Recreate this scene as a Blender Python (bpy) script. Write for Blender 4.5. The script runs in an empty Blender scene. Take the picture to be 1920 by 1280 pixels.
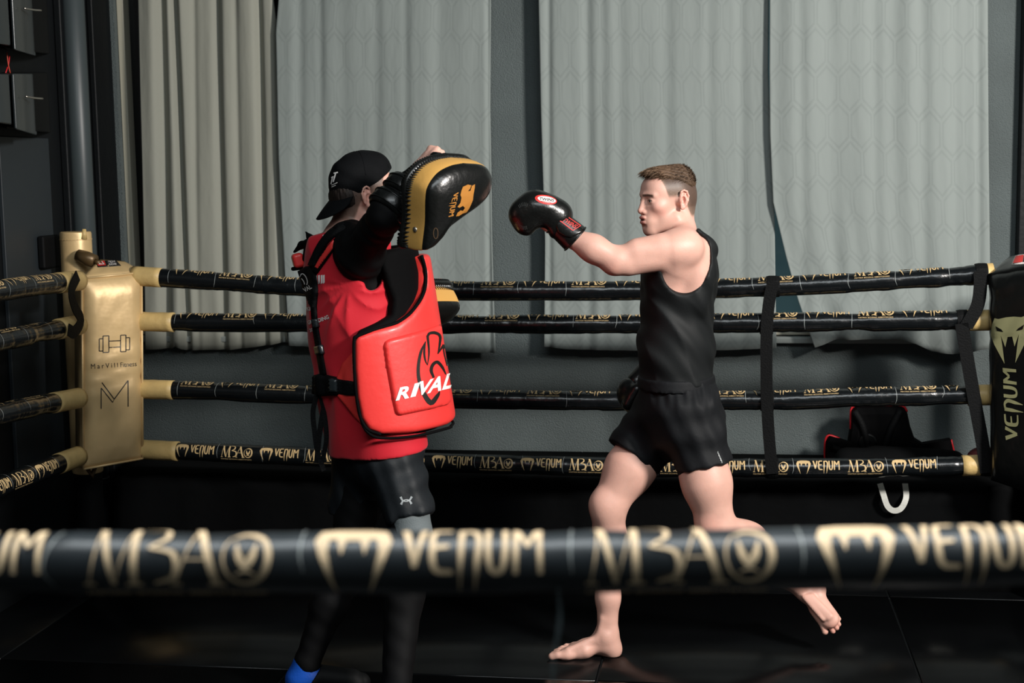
import bpy, bmesh, math, random
import numpy as np
from mathutils import Vector, Matrix
from mathutils.bvhtree import BVHTree
from mathutils.geometry import tessellate_polygon

random.seed(7)
rng = np.random.default_rng(7)
SC = bpy.context.scene
COL = SC.collection
rad = math.radians

# ------------------------------------------------------------------ camera, world, lights, exposure
FPX = 50.0 / 36.0 * 1920.0
CAM = np.array([0.0, 0.0, 1.72])
_p = math.atan(315.0 / FPX)
_r = 0.016
_f = np.array([0, math.cos(_p), -math.sin(_p)])
_r0 = np.array([1.0, 0, 0])
_u0 = np.array([0, math.sin(_p), math.cos(_p)])
_rt = _r0 * math.cos(_r) - _u0 * math.sin(_r)
_up = _u0 * math.cos(_r) + _r0 * math.sin(_r)
cd = bpy.data.cameras.new('camera')
cam = bpy.data.objects.new('camera', cd)
COL.objects.link(cam)
cam.matrix_world = Matrix(((_rt[0], _up[0], -_f[0], CAM[0]), (_rt[1], _up[1], -_f[1], CAM[1]),
                           (_rt[2], _up[2], -_f[2], CAM[2]), (0, 0, 0, 1)))
cd.lens = 50
cd.sensor_width = 36
cd.clip_start = 0.05
cd.dof.use_dof = True
cd.dof.focus_distance = 4.9
cd.dof.aperture_fstop = 4.5
SC.camera = cam

w = bpy.data.worlds.new('world')
SC.world = w
w.use_nodes = True
w.node_tree.nodes['Background'].inputs[0].default_value = (0.82, 0.95, 1.0, 1)
w.node_tree.nodes['Background'].inputs[1].default_value = 0.055


def area(name, loc, target, sx, sy, energy, col):
    d = bpy.data.lights.new(name, 'AREA')
    d.shape = 'RECTANGLE'
    d.size = sx
    d.size_y = sy
    d.energy = energy
    d.color = col
    o = bpy.data.objects.new(name, d)
    COL.objects.link(o)
    o.location = loc
    o.rotation_euler = (Vector(target) - Vector(loc)).to_track_quat('-Z', 'Y').to_euler()
    return o


area('key_lamp', (3.2, 1.7, 3.1), (0.0, 5.3, 1.15), 0.6, 0.6, 325, (1.0, 0.95, 0.90))
area('ceiling_lamp', (0.3, 1.3, 3.8), (0.3, 2.6, 0.0), 3.4, 1.4, 95, (0.9, 0.97, 1.0))
SC.view_settings.view_transform = 'Standard'
SC.view_settings.look = 'None'
SC.view_settings.exposure = 0.0
SC.view_settings.gamma = 1.0
SC.view_settings.use_curve_mapping = False


def ray(px, py):
    d = _f + _rt * ((px - 960.0) / FPX) + _up * ((640.0 - py) / FPX)
    return d


def P(px, py, Y):
    d = ray(px, py)
    return CAM + d * (Y / d[1])


def PZ(px, py, z=0.0):
    d = ray(px, py)
    return CAM + d * ((z - CAM[2]) / d[2])


# ------------------------------------------------------------------ materials
def lin(c):
    return tuple((v / 255 / 12.92) if v / 255 <= 0.04045 else ((v / 255 + 0.055) / 1.055) ** 2.4 for v in c)


def mat(name, rgb, rough=0.6, metal=0.0, bump=0.0, bscale=60.0, vary=0.0, vscale=6.0, spec=0.5, sheen=0.0, sss=0.0,
        attr=None, coat=0.0, stretch=(1, 1, 1), detail=4.0):
    m = bpy.data.materials.new(name)
    m.use_nodes = True
    nt = m.node_tree
    b = nt.nodes['Principled BSDF']
    c = lin(rgb)
    b.inputs['Base Color'].default_value = (*c, 1)
    b.inputs['Roughness'].default_value = rough
    b.inputs['Metallic'].default_value = metal
    b.inputs['Specular IOR Level'].default_value = spec
    if sheen:
        b.inputs['Sheen Weight'].default_value = sheen
    if coat:
        b.inputs['Coat Weight'].default_value = coat
        b.inputs['Coat Roughness'].default_value = 0.15
    if sss:
        b.inputs['Subsurface Weight'].default_value = sss
        b.inputs['Subsurface Radius'].default_value = (0.012, 0.005, 0.003)
        b.inputs['Subsurface Scale'].default_value = 1.0
    tc = nt.nodes.new('ShaderNodeTexCoord')
    mp = nt.nodes.new('ShaderNodeMapping')
    mp.inputs['Scale'].default_value = stretch
    nt.links.new(tc.outputs['Object'], mp.inputs['Vector'])
    src = None
    if attr:
        a = nt.nodes.new('ShaderNodeAttribute')
        a.attribute_name = attr
        src = a.outputs['Color']
        nt.links.new(src, b.inputs['Base Color'])
    if vary:
        n = nt.nodes.new('ShaderNodeTexNoise')
        n.inputs['Scale'].default_value = vscale
        n.inputs['Detail'].default_value = 5
        nt.links.new(mp.outputs[0], n.inputs['Vector'])
        mr = nt.nodes.new('ShaderNodeMapRange')
        mr.inputs[1].default_value = 0.3
        mr.inputs[2].default_value = 0.7
        mr.inputs[3].default_value = 1 - vary
        mr.inputs[4].default_value = 1 + vary
        nt.links.new(n.outputs[0], mr.inputs[0])
        mx = nt.nodes.new('ShaderNodeMix')
        mx.data_type = 'RGBA'
        mx.blend_type = 'MULTIPLY'
        mx.inputs[0].default_value = 1.0
        if src is None:
            mx.inputs[6].default_value = (*c, 1)
        else:
            nt.links.new(src, mx.inputs[6])
        nt.links.new(mr.outputs[0], mx.inputs[7])
        nt.links.new(mx.outputs[2], b.inputs['Base Color'])
    if bump:
        n = nt.nodes.new('ShaderNodeTexNoise')
        n.inputs['Scale'].default_value = bscale
        n.inputs['Detail'].default_value = detail
        nt.links.new(mp.outputs[0], n.inputs['Vector'])
        bp = nt.nodes.new('ShaderNodeBump')
        bp.inputs['Strength'].default_value = bump
        bp.inputs['Distance'].default_value = 0.01
        nt.links.new(n.outputs[0], bp.inputs['Height'])
        nt.links.new(bp.outputs[0], b.inputs['Normal'])
    return m


M = {}
M['plaster'] = mat('plaster_charcoal', (88, 97, 97), 0.75, bump=0.6, bscale=190, vary=0.12, vscale=3)
M['black_wall'] = mat('black_wall_paint', (12, 15, 17), 0.55, spec=0.25, bump=0.15, bscale=30, vary=0.2, vscale=2)
M['black_gloss'] = mat('black_gloss_panel', (40, 46, 48), 0.3, coat=0.3, bump=0.03, bscale=20)
M['floor'] = mat('floor_mat_black', (7, 8, 9), 0.22, bump=0.03, bscale=220, vary=0.25, vscale=4, spec=0.3)
M['joint'] = mat('floor_joint', (34, 36, 36), 0.9)
M['ledge'] = mat('ledge_black_cloth', (6, 7, 8), 0.85, spec=0.1, bump=0.35, bscale=14)
M['rope'] = mat('rope_black_vinyl', (13, 16, 18), 0.24, bump=0.32, bscale=26, coat=0.25, stretch=(1, 1, 1), detail=3)
M['rope_near'] = mat('rope_black_vinyl_near', (36, 42, 46), 0.42, bump=0.3, bscale=13, coat=0.35, detail=2)
M['print_gold'] = mat('print_gold', (212, 182, 132), 0.5, vary=0.12, vscale=40)
M['seam_clear'] = mat('clear_tape_edge', (165, 170, 168), 0.25)
M['print_near'] = mat('print_gold_near', (236, 208, 168), 0.5, vary=0.1, vscale=30)
M['pipe_paint'] = mat('pipe_paint', (60, 68, 70), 0.42)
M['sleeve'] = mat('gold_tape', (206, 176, 116), 0.45, bump=0.2, bscale=50, vary=0.1, vscale=20)
M['gold_vinyl'] = mat('gold_vinyl', (216, 184, 132), 0.4, metal=0.2, bump=0.28, bscale=11, vary=0.1, vscale=8, detail=3)
M['gold_dark'] = mat('brown_gold_metal', (96, 76, 48), 0.4, metal=0.4)
M['print_black'] = mat('print_black', (22, 18, 14), 0.5)
M['print_white'] = mat('print_white', (236, 230, 226), 0.55)
M['print_khaki'] = mat('print_khaki', (150, 148, 108), 0.5)
M['label_red'] = mat('label_red', (205, 52, 48), 0.5)
M['strap'] = mat('black_webbing', (9, 10, 11), 0.7, spec=0.15, bump=0.25, bscale=160)
M['black_leather'] = mat('black_leather', (15, 16, 15), 0.3, bump=0.14, bscale=70, coat=0.2)
M['black_pad'] = mat('black_corner_vinyl', (13, 15, 15), 0.28, bump=0.5, bscale=9, coat=0.2, detail=4)
M['gold_leather'] = mat('gold_leather', (224, 172, 92), 0.36, metal=0.2, bump=0.06, bscale=70)
M['print_copper'] = mat('print_copper', (190, 128, 58), 0.4, metal=0.2)
M['steel'] = mat('steel', (170, 165, 155), 0.3, metal=0.9)
M['skin'] = mat('skin', (224, 178, 160), 0.48, bump=0.05, bscale=200, vary=0.07, vscale=18, sss=0.12, attr='Col', spec=0.4)
M['hair'] = mat('hair_brown', (88, 66, 50), 0.6, spec=0.2, attr='Col', vary=0.25, vscale=120)
M['eye'] = mat('eye', (200, 195, 190), 0.15, attr='Col')
M['tank'] = mat('tank_black_jersey', (15, 18, 19), 0.66, bump=0.06, bscale=300, spec=0.3)
M['shorts'] = mat('shorts_black_nylon', (13, 15, 18), 0.7, bump=0.15, bscale=30, spec=0.25)
M['under'] = mat('compression_black', (8, 9, 10), 0.65, spec=0.15)
M['tee'] = mat('tee_red_cotton', (200, 14, 36), 0.75, bump=0.05, bscale=300, sheen=0.1)
M['vest'] = mat('vest_red_vinyl', (232, 58, 54), 0.45, bump=0.09, bscale=40, coat=0.1)
M['vest_black'] = mat('vest_black_lining', (5, 5, 6), 0.8, spec=0.1, bump=0.2, bscale=30)
M['cap'] = mat('cap_black_cotton', (9, 10, 12), 0.8, spec=0.12, bump=0.12, bscale=200)
M['sleeve_black'] = mat('long_sleeve_black', (7, 7, 8), 0.7, spec=0.15, bump=0.12, bscale=20)
M['navy'] = mat('trainer_shorts', (17, 22, 26), 0.6, bump=0.2, bscale=20, spec=0.3)
M['grey_knit'] = mat('grey_compression', (98, 106, 108), 0.7, bump=0.15, bscale=200)
M['blue'] = mat('blue_shoe', (14, 78, 178), 0.5, bump=0.1, bscale=120)
M['red_pipe'] = mat('red_piping', (196, 24, 34), 0.5)
M['white_web'] = mat('white_webbing', (196, 196, 188), 0.6, bump=0.2, bscale=150)
M['frame'] = mat('window_frame_paint', (182, 178, 160), 0.5)
M['sill'] = mat('window_sill_paint', (150, 156, 152), 0.5)
M['wire'] = mat('red_wire', (190, 70, 50), 0.5)
M['maroon'] = mat('maroon_leather', (70, 22, 24), 0.4)


def glass_mat():
    m = bpy.data.materials.new('window_glass')
    m.use_nodes = True
    b = m.node_tree.nodes['Principled BSDF']
    b.inputs['Base Color'].default_value = (*lin((62, 88, 92)), 1)
    b.inputs['Roughness'].default_value = 0.08
    b.inputs['Emission Color'].default_value = (*lin((110, 150, 158)), 1)
    b.inputs['Emission Strength'].default_value = 0.12
    return m


M['glass'] = glass_mat()
M['glass_dark'] = mat('window_glass_dark', (10, 13, 15), 0.1)


def curtain_mat(name, rgb, pat=0.36):
    m = bpy.data.materials.new(name)
    m.use_nodes = True
    nt = m.node_tree
    b = nt.nodes['Principled BSDF']
    b.inputs['Roughness'].default_value = 0.75
    b.inputs['Specular IOR Level'].default_value = 0.3
    b.inputs['Sheen Weight'].default_value = 0.1
    uv = nt.nodes.new('ShaderNodeUVMap')
    sp = nt.nodes.new('ShaderNodeSeparateXYZ')
    nt.links.new(uv.outputs[0], sp.inputs[0])

    def mth(op, a, bb=None, c=None):
        n = nt.nodes.new('ShaderNodeMath')
        n.operation = op
        for i, v in enumerate((a, bb, c)):
            if v is None:
                continue
            if isinstance(v, (int, float)):
                n.inputs[i].default_value = v
            else:
                nt.links.new(v, n.inputs[i])
        return n.outputs[0]
    # elongated hexagon links (u, v in metres)
    x = mth('MULTIPLY', sp.outputs[0], 1 / 0.10)
    y = mth('MULTIPLY', sp.outputs[1], 1 / 0.22)
    R3 = 1.732

    def cell(xx, yy):
        gx = mth('SUBTRACT', mth('FLOORED_MODULO', xx, 1.0), 0.5)
        gy = mth('SUBTRACT', mth('FLOORED_MODULO', yy, R3), R3 / 2)
        ax = mth('ABSOLUTE', gx)
        ay = mth('ABSOLUTE', gy)
        return mth('MAXIMUM', ax, mth('ADD', mth('MULTIPLY', ax, 0.5), mth('MULTIPLY', ay, 0.866)))
    hd = mth('MINIMUM', cell(x, y), cell(mth('ADD', x, 0.5), mth('ADD', y, R3 / 2)))
    line = mth('SUBTRACT', 1.0, mth('MINIMUM', mth('MULTIPLY', mth('ABSOLUTE', mth('SUBTRACT', hd, 0.43)), 18), 1.0))
    nz = nt.nodes.new('ShaderNodeTexNoise')
    nz.inputs['Scale'].default_value = 5
    nt.links.new(uv.outputs[0], nz.inputs['Vector'])
    line = mth('MULTIPLY', line, mth('MULTIPLY', nz.outputs[0], pat))
    mx = nt.nodes.new('ShaderNodeMix')
    mx.data_type = 'RGBA'
    c = lin(rgb)
    mx.inputs[6].default_value = (*c, 1)
    mx.inputs[7].default_value = (c[0] * 0.45, c[1] * 0.47, c[2] * 0.47, 1)
    nt.links.new(line, mx.inputs[0])
    nt.links.new(mx.outputs[2], b.inputs['Base Color'])
    n2 = nt.nodes.new('ShaderNodeTexNoise')
    n2.inputs['Scale'].default_value = 14
    mp = nt.nodes.new('ShaderNodeMapping')
    mp.inputs['Scale'].default_value = (1.0, 0.25, 1)
    nt.links.new(uv.outputs[0], mp.inputs[0])
    nt.links.new(mp.outputs[0], n2.inputs['Vector'])
    bp = nt.nodes.new('ShaderNodeBump')
    bp.inputs['Strength'].default_value = 0.35
    bp.inputs['Distance'].default_value = 0.012
    nt.links.new(n2.outputs[0], bp.inputs['Height'])
    nt.links.new(bp.outputs[0], b.inputs['Normal'])
    return m


M['curtain'] = curtain_mat('curtain_grey', (139, 147, 144))
M['curtain_warm'] = curtain_mat('curtain_taupe', (150, 151, 140), 0.06)


# ------------------------------------------------------------------ object helpers
def link(name, me, material=None, parent=None):
    o = bpy.data.objects.new(name, me)
    COL.objects.link(o)
    if material is not None:
        me.materials.append(M[material] if isinstance(material, str) else material)
    if parent is not None:
        o.parent = parent
        o.matrix_parent_inverse = Matrix.Translation(parent.location).inverted()
    return o


def npmesh(name, V, F, smooth=True):
    """V (n,3); F (m,3|4) integer array or list of lists."""
    me = bpy.data.meshes.new(name)
    V = np.asarray(V, dtype=np.float32)
    if isinstance(F, np.ndarray):
        n, k = F.shape
        me.vertices.add(len(V))
        me.vertices.foreach_set('co', V.ravel())
        me.loops.add(n * k)
        me.loops.foreach_set('vertex_index', F.astype(np.int32).ravel())
        me.polygons.add(n)
        me.polygons.foreach_set('loop_start', np.arange(0, n * k, k, dtype=np.int32))
        me.polygons.foreach_set('use_smooth', np.full(n, smooth))
        me.update(calc_edges=True)
        me.validate()
    else:
        me.from_pydata([tuple(v) for v in V], [], [tuple(f) for f in F])
        if smooth:
            me.polygons.foreach_set('use_smooth', [True] * len(me.polygons))
        me.update()
    return me


def obj(name, V, F, material, parent=None, smooth=True):
    return link(name, npmesh(name, V, F, smooth), material, parent)


def empty(name, loc):
    o = bpy.data.objects.new(name, None)
    COL.objects.link(o)
    o.location = Vector([float(v) for v in loc])
    o.empty_display_size = 0.1
    return o


def tag(o, label=None, cat=None, group=None, kind=None):
    if label:
        o['label'] = label
    if cat:
        o['category'] = cat
    if group:
        o['group'] = group
    if kind:
        o['kind'] = kind
    return o


class MB:
    def __init__(s):
        s.V, s.F = [], []

    def add(s, V, F):
        o = len(s.V)
        s.V.extend([tuple(v) for v in V])
        s.F.extend([tuple(i + o for i in f) for f in F])
        return s

    def obox(s, c, ax, half):
        """oriented box: centre, 3 axes, 3 half sizes"""
        c = np.array(c)
        ax = [np.array(a, float) for a in ax]
        V = [c + ax[0] * half[0] * i + ax[1] * half[1] * j + ax[2] * half[2] * k for i in (-1, 1) for j in (-1, 1) for k in (-1, 1)]
        F = [(0, 1, 3, 2), (4, 6, 7, 5), (0, 4, 5, 1), (2, 3, 7, 6), (0, 2, 6, 4), (1, 5, 7, 3)]
        if np.dot(np.cross(ax[0], ax[1]), ax[2]) < 0:
            F = [f[::-1] for f in F]
        return s.add(V, F)

    def tube(s, pts, r, n=14, cap=True, squash=None):
        pts = np.array(pts, float)
        rr = np.full(len(pts), r, float) if np.isscalar(r) else np.array(r, float)
        V = []
        T = np.gradient(pts, axis=0)
        T /= np.linalg.norm(T, axis=1)[:, None]
        ref = np.array([0, 0, 1.0]) if abs(T[0][2]) < 0.9 else np.array([1.0, 0, 0])
        for i in range(len(pts)):
            b = np.cross(T[i], ref)
            b /= np.linalg.norm(b)
            c = np.cross(b, T[i])
            ref = c
            for k in range(n):
                a = 2 * math.pi * k / n
                V.append(pts[i] + rr[i] * (math.cos(a) * b + math.sin(a) * c))
        F = []
        for i in range(len(pts) - 1):
            for k in range(n):
                k2 = (k + 1) % n
                F.append((i * n + k, i * n + k2, (i + 1) * n + k2, (i + 1) * n + k))
        if cap:
            F.append(tuple(range(n))[::-1])
            F.append(tuple((len(pts) - 1) * n + k for k in range(n)))
        return s.add(V, F)

    def build(s, name, material, parent=None, smooth=False, bevel=0.0, seg=2, auto=True):
        o = link(name, npmesh(name, s.V, s.F, smooth), material, parent)
        if bevel:
            b = o.modifiers.new('bevel', 'BEVEL')
            b.width = bevel
            b.segments = seg
            b.limit_method = 'ANGLE'
            b.angle_limit = rad(40)
            o.data.polygons.foreach_set('use_smooth', [True] * len(o.data.polygons))
            b.harden_normals = True
        return o


def spline(pts, n):
    """Catmull-Rom resample"""
    p = np.array(pts, float)
    p = np.vstack([2 * p[0] - p[1], p, 2 * p[-1] - p[-2]])
    out = []
    m = len(p) - 3
    for t in np.linspace(0, m, n):
        i = min(int(t), m - 1)
        u = t - i
        a, b, c, d = p[i], p[i + 1], p[i + 2], p[i + 3]
        out.append(0.5 * ((2 * b) + (-a + c) * u + (2 * a - 5 * b + 4 * c - d) * u * u + (-a + 3 * b - 3 * c + d) * u ** 3))
    return np.array(out)


# ------------------------------------------------------------------ signed distance modelling + surface nets
def nrm(v):
    v = np.array(v, float)
    return v / np.linalg.norm(v)


def axis(lo, hi, h, fine=None):
    out = [lo]
    x = lo
    while x < hi:
        st = h
        for a, b, hf in ([] if not fine else (fine if isinstance(fine[0], tuple) else [fine])):
            if a - 0.5 * h < x < b:
                st = hf
        x += st
        out.append(x)
    return np.array(out, dtype=np.float32)


def cone(a, b, r1, r2, k=0.02, flat=None, cut=None):
    return dict(t='c', a=np.array(a, float), b=np.array(b, float), r1=r1, r2=r2, k=k, flat=flat, cut=cut, m='u')


def ell(c, r, ax=None, k=0.02, cut=None):
    r = (r, r, r) if np.isscalar(r) else r
    return dict(t='e', c=np.array(c, float), r=np.array(r, float), ax=np.eye(3) if ax is None else np.array(ax, float), k=k, cut=cut, m='u')


def sub(p, k=0.01):
    p = dict(p)
    p['m'] = 's'
    p['k'] = k
    return p


def infl(ps, d):
    out = []
    for p in ps:
        p = dict(p)
        if p['t'] == 'c':
            p['r1'] += d
            p['r2'] += d
        else:
            p['r'] = p['r'] + d
        out.append(p)
    return out


class Field:
    def __init__(s, xs, ys, zs):
        s.x, s.y, s.z = xs, ys, zs
        s.D = np.full((len(xs), len(ys), len(zs)), 0.2, dtype=np.float32)

    def block(s, lo, hi):
        sl = []
        for g, a, b in zip((s.x, s.y, s.z), lo, hi):
            i = max(0, int(np.searchsorted(g, a)) - 1)
            j = min(len(g), int(np.searchsorted(g, b)) + 1)
            if j <= i:
                return None
            sl.append(slice(i, j))
        return tuple(sl)

    def apply(s, f, lo, hi, k, mode):
        sl = s.block(lo, hi)
        if sl is None:
            return
        X = s.x[sl[0]][:, None, None]
        Y = s.y[sl[1]][None, :, None]
        Z = s.z[sl[2]][None, None, :]
        d = f(X, Y, Z)
        D = s.D[sl]
        if mode == 'u':
            if k > 0:
                h = np.maximum(k - np.abs(D - d), 0) / k
                s.D[sl] = np.minimum(D, d) - h * h * k * 0.25
            else:
                s.D[sl] = np.minimum(D, d)
        else:
            dd = -d if mode == 's' else d
            if k > 0:
                h = np.maximum(k - np.abs(D - dd), 0) / k
                s.D[sl] = np.maximum(D, dd) + h * h * k * 0.25
            else:
                s.D[sl] = np.maximum(D, dd)

    def put(s, prims):
        for p in prims:
            mg = p['k'] + 0.025
            if p['t'] == 'c':
                a, b, r1, r2 = p['a'], p['b'], p['r1'], p['r2']
                ba = b - a
                L2 = float(ba @ ba) + 1e-12
                fl = p['flat']
                sc = max(1.0, fl[1]) if fl else 1.0
                lo = np.minimum(a - r1 * sc, b - r2 * sc) - mg
                hi = np.maximum(a + r1 * sc, b + r2 * sc) + mg

                def f(X, Y, Z):
                    x, y, z = X - a[0], Y - a[1], Z - a[2]
                    if fl:
                        n, q = fl
                        # flatten along n, measured from the axis line
                        t = np.clip((x * ba[0] + y * ba[1] + z * ba[2]) / L2, 0, 1)
                        qx, qy, qz = x - t * ba[0], y - t * ba[1], z - t * ba[2]
                        dn = qx * n[0] + qy * n[1] + qz * n[2]
                        e = dn * (1 / q - 1)
                        qx, qy, qz = qx + e * n[0], qy + e * n[1], qz + e * n[2]
                        l = np.sqrt(qx * qx + qy * qy + qz * qz)
                        d = (l - (r1 + t * (r2 - r1))) * (0.5 + 0.5 * min(q, 1))
                    else:
                        t = np.clip((x * ba[0] + y * ba[1] + z * ba[2]) / L2, 0, 1)
                        qx, qy, qz = x - t * ba[0], y - t * ba[1], z - t * ba[2]
                        d = np.sqrt(qx * qx + qy * qy + qz * qz) - (r1 + t * (r2 - r1))
                    for (p0, nn) in (p['cut'] or []):
                        d = np.maximum(d, (X - p0[0]) * nn[0] + (Y - p0[1]) * nn[1] + (Z - p0[2]) * nn[2])
                    return d
            else:
                c, r, ax = p['c'], p['r'], p['ax']
                R = float(max(r)) + mg
                if np.allclose(ax, np.eye(3)):
                    lo, hi = c - r - mg, c + r + mg
                else:
                    e = np.sqrt(((ax * r[:, None]) ** 2).sum(0)) + mg
                    lo, hi = c - e, c + e

                def f(X, Y, Z):
                    x, y, z = X - c[0], Y - c[1], Z - c[2]
                    u = (x * ax[0][0] + y * ax[0][1] + z * ax[0][2]) / r[0]
                    v = (x * ax[1][0] + y * ax[1][1] + z * ax[1][2]) / r[1]
                    q = (x * ax[2][0] + y * ax[2][1] + z * ax[2][2]) / r[2]
                    k0 = np.sqrt(u * u + v * v + q * q) + 1e-6
                    k1 = np.sqrt((u / r[0]) ** 2 + (v / r[1]) ** 2 + (q / r[2]) ** 2) + 1e-6
                    d = k0 * (k0 - 1) / k1
                    for (p0, nn) in (p['cut'] or []):
                        d = np.maximum(d, (X - p0[0]) * nn[0] + (Y - p0[1]) * nn[1] + (Z - p0[2]) * nn[2])
                    return d
            s.apply(f, lo, hi, p['k'], p['m'])
        return s

    def plane(s, p0, n, k=0.0):
        """keep the side where dot(p-p0,n) < 0"""
        def f(X, Y, Z):
            return (X - p0[0]) * n[0] + (Y - p0[1]) * n[1] + (Z - p0[2]) * n[2]
        s.apply(f, (-99, -99, -99), (99, 99, 99), k, 'i')
        return s

    def disp(s, fn, band=0.03):
        I = np.nonzero(np.abs(s.D) < band)
        s.D[I] += fn(s.x[I[0]], s.y[I[1]], s.z[I[2]]).astype(np.float32)
        return s

    def mesh(s):
        D = s.D
        I = D < 0
        n = I.shape
        c = np.zeros((n[0] - 1, n[1] - 1, n[2] - 1), dtype=np.int8)
        for i in (0, 1):
            for j in (0, 1):
                for k in (0, 1):
                    c += I[i:n[0] - 1 + i, j:n[1] - 1 + j, k:n[2] - 1 + k]
        act = np.nonzero((c > 0) & (c < 8))
        na = len(act[0])
        idx = np.full(c.shape, -1, dtype=np.int32)
        idx[act] = np.arange(na)
        ai, aj, ak = act
        S = np.zeros((na, 3))
        cnt = np.zeros(na)
        g = (s.x.astype(float), s.y.astype(float), s.z.astype(float))
        corners = {}
        for i in (0, 1):
            for j in (0, 1):
                for k in (0, 1):
                    corners[(i, j, k)] = D[ai + i, aj + j, ak + k].astype(float)
        for a in corners:
            for d in range(3):
                if a[d] == 1:
                    continue
                b = list(a)
                b[d] = 1
                b = tuple(b)
                da, db = corners[a], corners[b]
                m = (da < 0) != (db < 0)
                t = da[m] / (da[m] - db[m])
                pos = []
                for q, ix in enumerate((ai, aj, ak)):
                    base = g[q][ix[m] + a[q]]
                    if q == d:
                        base = base + t * (g[q][ix[m] + 1] - g[q][ix[m]])
                    pos.append(base)
                S[m] += np.stack(pos, 1)
                cnt[m] += 1
        V = S / cnt[:, None]
        quads = []
        for d in range(3):
            sh = [slice(None)] * 3
            s0, s1 = list(sh), list(sh)
            s0[d] = slice(0, n[d] - 1)
            s1[d] = slice(1, n[d])
            A, B = I[tuple(s0)], I[tuple(s1)]
            E = np.nonzero(A != B)
            e1, e2 = (d + 1) % 3, (d + 2) % 3
            ok = (E[e1] > 0) & (E[e2] > 0) & (E[e1] < n[e1] - 1) & (E[e2] < n[e2] - 1)
            E = [e[ok] for e in E]
            ins = A[tuple(E)]

            def cell(o1, o2):
                q = [None] * 3
                q[d] = E[d]
                q[e1] = E[e1] + o1
                q[e2] = E[e2] + o2
                return idx[tuple(q)]
            Q = np.stack([cell(-1, -1), cell(0, -1), cell(0, 0), cell(-1, 0)], 1)
            Q[~ins] = Q[~ins][:, ::-1]
            quads.append(Q)
        return V, np.concatenate(quads)


def smooth_mesh(V, F, it=1, lam=0.5):
    n = len(V)
    for _ in range(it):
        acc = np.zeros((n, 3))
        c = np.zeros(n)
        k = F.shape[1]
        for a in range(k):
            b = (a + 1) % k
            for ax in range(3):
                acc[:, ax] += np.bincount(F[:, a], V[F[:, b], ax], n) + np.bincount(F[:, b], V[F[:, a], ax], n)
            c += np.bincount(F[:, a], minlength=n) + np.bincount(F[:, b], minlength=n)
        V = V + lam * (acc / np.maximum(c, 1)[:, None] - V)
    return V


def grid_for(prims, h, pad=0.02, fine=None):
    lo = np.full(3, 1e9)
    hi = np.full(3, -1e9)
    for p in prims:
        if p['m'] == 's':
            continue
        if p['t'] == 'c':
            for q, r in ((p['a'], p['r1']), (p['b'], p['r2'])):
                lo = np.minimum(lo, q - r)
                hi = np.maximum(hi, q + r)
        else:
            e = np.sqrt(((p['ax'] * p['r'][:, None]) ** 2).sum(0))
            lo = np.minimum(lo, p['c'] - e)
            hi = np.maximum(hi, p['c'] + e)
    lo -= pad
    hi += pad
    fine = fine or (None, None, None)
    return Field(*[axis(lo[i], hi[i], h, fine[i]) for i in range(3)])


def solid(name, prims, h, material, parent=None, it=1, post=None, fine=None, pad=0.02):
    f = grid_for(prims, h, pad, fine)
    f.put(prims)
    if post:
        post(f)
    V, F = f.mesh()
    if it:
        V = smooth_mesh(V, F, it)
    o = obj(name, V, F, material, parent)
    return o, V, F


def set_col(o, cols):
    me = o.data
    a = me.color_attributes.new('Col', 'FLOAT_COLOR', 'POINT')
    c = np.ones((len(me.vertices), 4), dtype=np.float32)
    c[:, :3] = cols
    a.data.foreach_set('color', c.ravel())


def bvh_of(V, F):
    return BVHTree.FromPolygons([tuple(v) for v in V.tolist()], F.tolist())


def sstep(a, b, x):
    t = np.clip((x - a) / (b - a), 0, 1)
    return t * t * (3 - 2 * t)


# ------------------------------------------------------------------ flat print: glyphs, strokes and their placing
def tess(poly):
    t = tessellate_polygon([[Vector((p[0], p[1], 0)) for p in poly]])
    V = np.array([(p[0], p[1]) for p in poly], float)
    return V, np.array(t, dtype=int).reshape(-1, 3)


def join2(parts):
    Vs, Fs, o = [], [], 0
    for V, F in parts:
        if len(V) == 0 or len(F) == 0:
            continue
        Vs.append(V)
        Fs.append(F + o)
        o += len(V)
    return np.concatenate(Vs), np.concatenate(Fs)


def subdiv2(V, F, L):
    """split triangles until edges are shorter than L"""
    done = []
    T = V[F]
    for _ in range(8):
        e = np.stack([np.linalg.norm(T[:, 0] - T[:, 1], axis=1), np.linalg.norm(T[:, 1] - T[:, 2], axis=1), np.linalg.norm(T[:, 2] - T[:, 0], axis=1)], 1)
        lg = e.argmax(1)
        big = e.max(1) > L
        done.append(T[~big])
        T = T[big]
        lg = lg[big]
        if len(T) == 0:
            break
        r = np.arange(len(T))
        a, b, c = T[r, lg], T[r, (lg + 1) % 3], T[r, (lg + 2) % 3]
        m = (a + b) / 2
        T = np.concatenate([np.stack([a, m, c], 1), np.stack([m, b, c], 1)])
    if len(T):
        done.append(T)
    T = np.concatenate(done)
    V2 = T.reshape(-1, T.shape[2])
    key = np.round(V2 * 1e5).astype(np.int64)
    _, first, inv = np.unique(key, axis=0, return_index=True, return_inverse=True)
    return V2[first], inv.reshape(-1, 3)


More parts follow.
